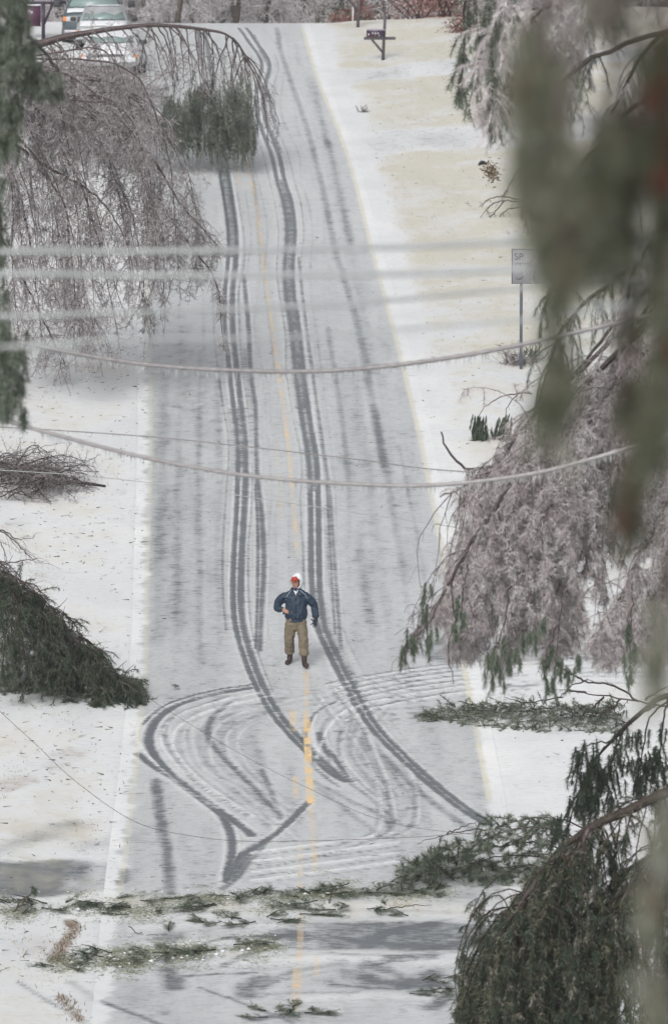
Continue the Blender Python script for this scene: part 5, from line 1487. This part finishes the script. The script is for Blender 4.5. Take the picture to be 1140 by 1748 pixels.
def car_at(pxc, basey, Y):
    p = at(pxc, basey, Y); return np.array([p[0], Y, float(gz(p[0], Y))])
vehicle('pickup_truck', 'dark pickup truck dusted with snow, standing behind the pale car on the left driveway', car_at(160, 90, 184.3), .03, 2.2, 5.4, 1.30, 1.95, 1.25, (1.15, 1.75, 3.0, 3.2), M_pthick, True)
vehicle('parked_car', 'pale silver car with a frosted green windshield directly in front of the pickup', car_at(176, 92, 177.4), .02, 1.86, 4.5, 1.02, 1.50, 1.1, (.95, 1.6, 3.1, 3.9), M_silver)
vehicle('parked_car', 'white car nearest the road, mostly hidden behind the bowed pine, with an amber lamp', car_at(186, 124, 170.5), -.03, 1.9, 4.5, .98, 1.44, 1.1, (.95, 1.6, 3.1, 3.9), M_whitep)

# ------------------------------------------------------------------ woods beyond the crest
def back_tree(i, x, Y, h, mat, label, spread=2.3, n=26, name='iced_tree', v=(.2, .9), grp='iced bare trees beyond the crest'):
    org = np.array([x, Y, float(gz(np.clip(x, -18, 18), Y)) - .12]); t = thing(name, label, 'tree', org, grp)
    mb = MB(); tr_ = np.array([org + [.2 * sin(k + i), 0, k * h / 9] for k in range(10)]); mb.tubes(tr_, taper(.13, .04, 10), 7, .6); mb.build('trunk', M_bark, t, True, origin=org)
    S = along(tr_[None], n, .15, 1)[0]
    P = droop(S, unit(n) * [1, 1, .3] + [0, 0, .5], spread * (.6 + .6 * rnd(n)), 9, .22, .1)
    Q = side_twigs(P, 16, (.3, .9), .15, .2, 5, .7); R = side_twigs(Q, 6, (.12, .35), .1, .25, 3)
    mb = MB()
    mb.tubes(P, taper(.03, .012, 9)[None].repeat(len(P), 0), 3, v[0] + .3 * rnd(len(P)))
    mb.tubes(Q, taper(.016, .009, 5)[None].repeat(len(Q), 0), 3, v[0] + (v[1] - v[0]) * rnd(len(Q)))
    mb.tubes(R, taper(.012, .008, 3)[None].repeat(len(R), 0), 3, v[0] + .1 + (v[1] - v[0]) * rnd(len(R)))
    mb.build('twigs', mat, t, origin=org)
    return t
k = 0
for Y_ in (208, 216, 225, 236, 248):
    for x in np.arange(-16, 12, 3.1):
        k += 1
        back_tree(k, x + rng.uniform(-1.2, 1.2), Y_ + rng.uniform(-3, 3), rng.uniform(6, 9), M_far, 'iced grey bare tree in the woods beyond the crest of the road', n=30)
back_tree(91, 1.1, 203, 4.2, M_redleaf, 'iced shrub with dull red leaves right of the far mailbox beyond the crest', 1.2, 26, 'red_shrub', (.3, 1), None)
def leafy(x, Y, h, r, n, label, name, mat, v, parent_mat=M_bark, size=.09):
    org = np.array([x, Y, float(gz(x, Y))]); t = thing(name, label, 'shrub', org)
    P = droop(org + rng.normal(size=(14, 3)) * [.15, .15, 0], unit(14) * [1, 1, .2] + [0, 0, 1.2], h * (.8 + .3 * rnd(14)), 8, .06, .12)
    mb = MB(); mb.tubes(P, taper(.03, .008, 8)[None].repeat(14, 0), 4, .3); mb.build('stems', parent_mat, t, origin=org)
    B = along(P, n, .2, 1)[0] + rng.normal(size=(14 * n, 3)) * r
    B[:, 2] = np.maximum(B[:, 2], org[2] + .03)
    mb = MB(); mb.blades(B, unit(len(B)) + DOWN * .4, size, size * .6, v[0] + (v[1] - v[0]) * rnd(len(B))); mb.build('leaves', mat, t, origin=org)
    return t
leafy(4.05, 192, 2.0, .3, 160, 'red leaved bush at the top right lawn beside the shaggy pine', 'red_bush', M_redleaf, (0, 1))
leafy(3.2, 199, 2.2, .4, 120, 'dull red frosted bush behind the lawn, left of the redder bush', 'red_bush', M_redleaf, (.3, 1))
leafy(.95, 205, 2.2, .35, 200, 'dark evergreen bush beyond the crest behind the newspaper box post', 'evergreen_bush', M_green, (0, .7))
leafy(2.3, 203, 1.6, .4, 110, 'frosted pale bush beyond the crest between the post and the red bushes', 'frosted_bush', M_far, (.2, 1))
leafy(4.6, 186.5, .5, .25, 60, 'low red brown leaf litter shrub on the bank under the red bush', 'low_shrub', M_redleaf, (.0, .8))

# ------------------------------------------------------------------ the walking man
from mathutils.bvhtree import BVHTree
M_skin = plain('skin', (.50, .27, .20), .55, 0, .06)
M_navy = plain('navy_nylon', (.011, .032, .066), .6, 0, .12, 6)
M_khaki = plain('khaki_cloth', (.20, .165, .115), .85, 0, .10, 9)
M_boot = plain('brown_leather', (.055, .03, .028), .6, 0, .15, 14)
M_hood = plain('white_fleece', (.66, .68, .70), .9, 0, .03)
M_orange = plain('orange_cap', (.36, .045, .028), .85, 0, .06)
M_glove = plain('black_glove', (.012, .016, .035), .7, 0, .1)
M_pipe = plain('piping', (.30, .34, .40), .6, 0, .05)
M_dark = plain('dark_eye', (.02, .015, .015), .4, 0, .05)

def ell(mb, P, Rs, Rd, n=18, N=None, a=.5):
    """closed elliptical loft; Rs = sideways radius, Rd = depth radius"""
    P = np.asarray(P, float); Rs = np.asarray(Rs, float) * np.ones(len(P)); Rd = np.asarray(Rd, float) * np.ones(len(P))
    N = N or max(8, 4 * len(P)); t0 = np.linspace(0, 1, len(P)); t1 = np.linspace(0, 1, N)
    Pc = catmull(P, N); Rs = np.interp(t1, t0, Rs); Rd = np.interp(t1, t0, Rd)
    T = norm(np.gradient(Pc, axis=0)); yv = np.array([0, 1., 0])
    w = yv - (T @ yv)[:, None] * T
    alt = np.array([0, 0, 1.]) - T[:, 2:3] * T
    w = norm(np.where(np.linalg.norm(w, axis=1, keepdims=True) < .35, alt, w)); u = np.cross(T, w)
    ang = np.arange(n) * 2 * pi / n
    V = Pc[:, None] + u[:, None] * (np.cos(ang)[None, :, None] * Rs[:, None, None]) + w[:, None] * (np.sin(ang)[None, :, None] * Rd[:, None, None])
    idx = np.arange(N * n).reshape(N, n)
    q = np.stack([idx[:-1], np.roll(idx[:-1], -1, 1), np.roll(idx[1:], -1, 1), idx[1:]], -1).reshape(-1, 4)
    e0 = Pc[0] - T[0] * min(Rs[0], Rd[0]) * .5; e1 = Pc[-1] + T[-1] * min(Rs[-1], Rd[-1]) * .5
    V = np.vstack([V.reshape(-1, 3), e0, e1]); c = N * n
    tr = [[c, idx[0, (j + 1) % n], idx[0, j]] for j in range(n)] + [[c + 1, idx[-1, j], idx[-1, (j + 1) % n]] for j in range(n)]
    mb.add(V, quads=q, tris=tr, a=a)
def fuse(o, vox, smooth=4, wr=0, wscale=.08):
    m = o.modifiers.new('r', 'REMESH'); m.mode = 'VOXEL'; m.voxel_size = vox; m.use_smooth_shade = True
    if smooth: s = o.modifiers.new('s', 'SMOOTH'); s.factor = .5; s.iterations = smooth
    if wr:
        tx = bpy.data.textures.new('folds', 'CLOUDS'); tx.noise_scale = wscale; tx.noise_depth = 2
        d = o.modifiers.new('d', 'DISPLACE'); d.texture = tx; d.strength = wr; d.mid_level = .5
    bpy.context.view_layer.update()
    ev = o.evaluated_get(bpy.context.evaluated_depsgraph_get())
    me = bpy.data.meshes.new_from_object(ev)
    mt = list(o.data.materials)
    o.modifiers.clear(); o.data = me
    me.materials.clear()
    for x in mt: me.materials.append(x)
    for p_ in me.polygons: p_.use_smooth = True
    return o

pm = G(508, 1139)
man = thing('person', 'man walking up the middle of the icy road in navy jacket, khaki trousers, orange cap and white hood', 'person', pm + [0, 0, .04])
man['label'] = 'man in navy jacket, khaki trousers, orange cap and white hood walking on the icy road'
# body: one continuous surface
mb = MB()
ell(mb, [(-.03, 0, .84), (-.03, 0, .95), (-.03, -.01, 1.15), (-.03, 0, 1.35), (-.03, 0, 1.44), (-.03, 0, 1.50)], [.15, .17, .16, .18, .13, .07], [.11, .12, .13, .12, .09, .06])
ell(mb, [(-.03, 0, 1.44), (-.035, -.015, 1.53), (-.04, -.02, 1.60)], [.06, .055, .055], [.06, .058, .06])
ell(mb, [(-.052, -.045, 1.535), (-.045, -.035, 1.585), (-.038, -.022, 1.65), (-.034, -.012, 1.71), (-.03, -.006, 1.755)], [.035, .062, .074, .074, .045], [.035, .075, .09, .09, .055])
ell(mb, [(-.078, -.105, 1.672), (-.088, -.132, 1.635), (-.082, -.118, 1.622)], [.010, .016, .012], [.010, .016, .012], n=8)     # nose
for s in (-1, 1):
    ell(mb, [(-.035 + s * .076, -.0, 1.67), (-.035 + s * .082, .002, 1.645), (-.04 + s * .078, -.004, 1.625)], .010, .018, n=8)   # ears
ell(mb, [(-.12, 0, 1.37), (-.24, .01, 1.33), (-.405, .05, 1.20), (-.36, -.07, 1.14), (-.30, -.14, 1.125)], [.06, .055, .042, .035, .028], [.06, .055, .042, .035, .028])
ell(mb, [(.07, 0, 1.37), (.19, 0, 1.32), (.335, .02, 1.17), (.36, -.02, 1.02), (.362, -.05, .94)], [.06, .055, .042, .035, .028], [.06, .055, .042, .035, .028])
ell(mb, [(-.10, 0, .90), (-.145, .0, .72), (-.16, .02, .5), (-.16, .12, .3), (-.155, .16, .10)], [.09, .085, .06, .055, .04], [.10, .09, .065, .06, .04])
ell(mb, [(.05, 0, .90), (.085, -.03, .72), (.115, -.10, .5), (.12, -.13, .3), (.13, -.17, .08)], [.09, .085, .06, .055, .04], [.10, .09, .065, .06, .04])
ell(mb, [(-.155, .17, .06), (-.19, .09, .045), (-.22, .03, .035)], [.028, .03, .026], [.018, .018, .012])
ell(mb, [(.13, -.14, .06), (.155, -.22, .04), (.18, -.28, .03)], [.028, .03, .026], [.018, .018, .012])
# bare right hand at the hip: palm, four unequal curled fingers, thumb
ell(mb, [(-.300, -.14, 1.125), (-.270, -.165, 1.115), (-.240, -.18, 1.10)], [.028, .040, .036], [.018, .018, .016], n=12)
for k, (dz, L) in enumerate([(.028, .075), (.010, .082), (-.008, .076), (-.026, .062)]):
    b = np.array([-.240, -.185, 1.10 + dz]); ell(mb, [b, b + [L * .45, -.006, -.012], b + [L * .75, .010, -.030], b + [L * .8, .028, -.045]], [.0095, .009, .008, .007], [.0095, .009, .008, .007], n=8)
ell(mb, [(-.280, -.17, 1.14), (-.250, -.195, 1.145), (-.225, -.205, 1.13)], [.012, .010, .008], [.012, .010, .008], n=8)
# left hand inside its glove
GL = [((.352, -.06, .875), (.345, -.065, .845)), ]
ell(mb, [(.362, -.05, .95), (.355, -.06, .905), (.345, -.065, .865)], [.022, .034, .034], [.016, .016, .014], n=12)
FG = [((.322, -.07, .862), (-.035, -.02, -.028), (-.055, -.03, -.050)), ((.336, -.07, .852), (-.020, -.02, -.045), (-.022, -.03, -.085)), ((.352, -.068, .850), (-.004, -.016, -.050), (-.008, -.028, -.092)), ((.368, -.062, .856), (.008, -.012, -.042), (.004, -.022, -.074))]
for b, m_, e in FG:
    b = np.array(b); ell(mb, [b, b + m_, b + e], [.009, .0085, .007], [.009, .0085, .007], n=8)
TH = [(.335, -.065, .905), (.300, -.085, .895), (.268, -.095, .925)]
ell(mb, TH, [.012, .010, .008], [.012, .010, .008], n=8)
body = fuse(mb.build('body', M_skin, man, True), .0065, 2)
# trousers
mb = MB()
ell(mb, [(-.035, .0, .98), (-.035, .0, .92), (-.04, .01, .82), (-.035, .01, .72)], [.185, .205, .205, .16], [.135, .15, .15, .12])
ell(mb, [(-.12, .0, .88), (-.15, .0, .72), (-.165, .02, .5), (-.165, .10, .34), (-.16, .14, .25), (-.155, .155, .205)], [.12, .112, .095, .094, .096, .07], [.135, .125, .105, .10, .10, .075])
ell(mb, [(.05, .0, .88), (.085, -.03, .72), (.115, -.10, .5), (.12, -.12, .34), (.125, -.15, .25), (.13, -.165, .195)], [.12, .112, .093, .094, .096, .07], [.135, .125, .105, .10, .10, .075])
trousers = fuse(mb.build('trousers', M_khaki, man, True), .010, 2, .05, .06)
# jacket
mb = MB()
ell(mb, [(-.03, 0, .88), (-.03, -.005, .93), (-.03, -.02, 1.02), (-.03, -.02, 1.16), (-.03, 0, 1.32), (-.03, 0, 1.43), (-.035, 0, 1.50), (-.04, -.005, 1.545)], [.150, .20, .225, .215, .23, .19, .12, .09], [.13, .155, .175, .17, .155, .13, .095, .09])
ell(mb, [(-.14, 0, 1.39), (-.26, .01, 1.345), (-.36, .04, 1.27), (-.395, .045, 1.18), (-.385, -.03, 1.13), (-.335, -.11, 1.12), (-.305, -.135, 1.125)], [.095, .095, .082, .074, .070, .058, .042], [.10, .10, .088, .080, .075, .06, .042])
ell(mb, [(.08, 0, 1.39), (.20, .0, 1.335), (.285, .015, 1.25), (.33, .02, 1.16), (.352, -.005, 1.06), (.365, -.035, .985), (.362, -.045, .955)], [.095, .095, .080, .072, .068, .058, .042], [.10, .10, .088, .080, .072, .06, .042])
jacket = fuse(mb.build('jacket', M_navy, man, True), .010, 2, .055, .075)
bvh = BVHTree.FromPolygons([v.co for v in jacket.data.vertices], [tuple(p_.vertices) for p_ in jacket.data.polygons])
def front(x, z, lift=.004):
    h = bvh.ray_cast(Vector((x, -1, z)), Vector((0, 1, 0)))
    return np.array([x, (h[0].y if h[0] is not None else -.1) - lift, z])
for pts in ([(-.115, 1.50), (-.17, 1.45), (-.21, 1.39), (-.235, 1.31)], [(.04, 1.50), (.10, 1.46), (.155, 1.41), (.19, 1.34)]):
    q = catmull(np.array([front(x, z) for x, z in pts]), 16)
    mb = MB(); mb.tubes(q, .0065, 5, .5); mb.build('piping', M_pipe, jacket, True)
mb = MB(); mb.tubes(np.array([front(-.035, z, .002) for z in np.linspace(.93, 1.40, 20)]), .004, 4, .3); mb.build('zip', M_dark, jacket, True)
# shirt showing in the collar
mb = MB(); a_, b_, c_ = front(-.075, 1.50, .008), front(.015, 1.50, .008), front(-.03, 1.40, .008)
mb.add([a_, b_, c_, a_ + [0, .03, .02], b_ + [0, .03, .02]], tris=[[0, 2, 1], [0, 1, 3], [1, 4, 3]]); o = mb.build('shirt', M_hood, man); so = o.modifiers.new('s', 'SOLIDIFY'); so.thickness = .008
# elastic hem and pocket
mb = MB(); ang = np.linspace(0, 2 * pi, 40); mb.tubes(np.array([[-.03 + .170 * cos(a), .0 + .145 * sin(a), .893 + .008 * sin(a)] for a in ang]), .022, 8, .4); mb.build('waistband', M_navy, jacket, True)
mb = MB(); mb.box((-.275, -.17, 1.055), (.035, .035, .06), a=.4); mb.build('glove_in_hand', M_glove, man, bevel=.01)
# glove
mb = MB()
ell(mb, [(.362, -.045, .965), (.357, -.058, .91), (.345, -.065, .862)], [.034, .042, .040], [.030, .026, .022], n=14)
for b, m_, e in FG:
    b = np.array(b); ell(mb, [b + [0, 0, .01], b + m_, b + np.array(e) * 1.06], [.0135, .0125, .010], [.0135, .0125, .010], n=8)
ell(mb, [TH[0], TH[1], (.262, -.097, .930)], [.016, .0135, .010], [.016, .0135, .010], n=8)
fuse(mb.build('glove', M_glove, man, True), .006, 1)
# boots
for pts, rs in (([(-.155, .155, .24), (-.156, .16, .12), (-.158, .155, .065)], None), ([(.13, -.165, .23), (.132, -.165, .12), (.135, -.15, .05)], None)):
    mb = MB(); ell(mb, pts, [.058, .056, .052], [.062, .064, .066])
    if pts[0][0] < 0: ell(mb, [(-.155, .185, .055), (-.18, .11, .050), (-.215, .03, .035), (-.23, -.005, .028)], [.045, .052, .052, .035], [.038, .045, .038, .026])
    else: ell(mb, [(.132, -.11, .02), (.155, -.21, .02), (.185, -.29, .015), (.198, -.32, .01)], [.045, .054, .056, .036], [.038, .046, .040, .028])
    fuse(mb.build('boot', M_boot, man, True), .008, 2)
# hood with an open front, raised round the face
mb = MB(); nu, nv = 30, 20; V = []; fd = norm(np.array([-.42, -.90, -.12]))
for i in range(nv + 1):
    th_ = pi * i / nv
    for j in range(nu):
        ph = 2 * pi * j / nu; d = np.array([sin(th_) * cos(ph), sin(th_) * sin(ph), cos(th_)])
        V.append(np.array([-.008, .012, 1.665]) + d * [.112, .135, .145] + np.array([.02, .01, .02]) * max(0, d[2]) ** 3)
V = np.array(V); idx = np.arange((nv + 1) * nu).reshape(nv + 1, nu); q = []
for i in range(nv):
    for j in range(nu):
        f = [idx[i, j], idx[i, (j + 1) % nu], idx[i + 1, (j + 1) % nu], idx[i + 1, j]]
        c_ = norm((V[f].mean(0) - [-.008, .012, 1.665]) / [.112, .135, .145])
        if c_ @ fd < .60: q.append(f)
mb.add(V, quads=q); o = mb.build('hood', M_hood, man, True); so = o.modifiers.new('s', 'SOLIDIFY'); so.thickness = .014
# cap: crown and brim under the hood
mb = MB(); c0 = np.array([-.040, -.018, 1.708]); V = []; q = []
for i in range(8):
    th_ = .5 * pi * i / 7
    for j in range(20):
        ph = 2 * pi * j / 20; V.append(c0 + [.083 * sin(th_) * cos(ph), .100 * sin(th_) * sin(ph), .070 * cos(th_)])
idx = np.arange(160).reshape(8, 20)
for i in range(7):
    for j in range(20): q.append([idx[i, j], idx[i, (j + 1) % 20], idx[i + 1, (j + 1) % 20], idx[i + 1, j]])
mb.add(V, quads=q); cap = mb.build('cap', M_orange, man, True); so = cap.modifiers.new('s', 'SOLIDIFY'); so.thickness = .006
mb = MB(); V = []; yaw = math.atan2(-.90, -.42)
for r_ in (.085, .115, .145):
    for a_ in np.linspace(-.85, .85, 9):
        rr_ = r_ * (1 if r_ < .09 else .80 + .2 * cos(a_ * 1.4)); V.append(c0 + [rr_ * cos(yaw + a_ * .95), rr_ * sin(yaw + a_ * .95) * 1.08, -.002 - (r_ - .085) * .28 - .012 * abs(a_)])
idx = np.arange(27).reshape(3, 9); mb.add(V, quads=np.stack([idx[:-1, :-1], idx[:-1, 1:], idx[1:, 1:], idx[1:, :-1]], -1).reshape(-1, 4))
o = mb.build('brim', M_orange, cap, True); so = o.modifiers.new('s', 'SOLIDIFY'); so.thickness = .008
bb = BVHTree.FromPolygons([v.co for v in body.data.vertices], [tuple(p_.vertices) for p_ in body.data.polygons])
fs = norm(np.array([fd[1], -fd[0], 0.])); hc = np.array([-.04, -.03, 1.655])
def onface(s_, z):
    o_ = hc + fs * s_; o_[2] = z; f2 = norm(np.array([fd[0], fd[1], 0]))
    h = bb.ray_cast(Vector(o_ + f2 * .4), Vector(-f2)); return np.array(h[0]) if h[0] is not None else o_ + f2 * .09
for s_ in (-.028, .028):
    mb = MB(); e_ = onface(s_, 1.662); ell(mb, [e_ - fs * .008, e_, e_ + fs * .008], [.003, .006, .003], [.003, .005, .003], n=8); mb.build('eye', M_dark, man, True)
mb = MB(); mm = [onface(s_, 1.598) for s_ in (-.022, 0, .022)]; ell(mb, mm, [.003, .005, .003], [.003, .006, .003], n=8); mb.build('mouth', M_red if False else plain('lips', (.28, .09, .08), .5), man, True)

# ------------------------------------------------------------------ the misty air
mb = MB(); mb.box((0, 130, 16), (160, 330, 40))
hz_ = mb.build('haze', None); tag(hz_, kind='stuff')
hm = bpy.data.materials.new('haze'); hm.use_nodes = True
hn = hm.node_tree; hn.nodes.remove(hn.nodes['Principled BSDF'])
pv = hn.nodes.new('ShaderNodeVolumePrincipled'); pv.inputs['Color'].default_value = (.9, .92, .94, 1); pv.inputs['Density'].default_value = .00035
hn.links.new(pv.outputs[0], hn.nodes['Material Output'].inputs['Volume'])
hz_.data.materials.append(hm)
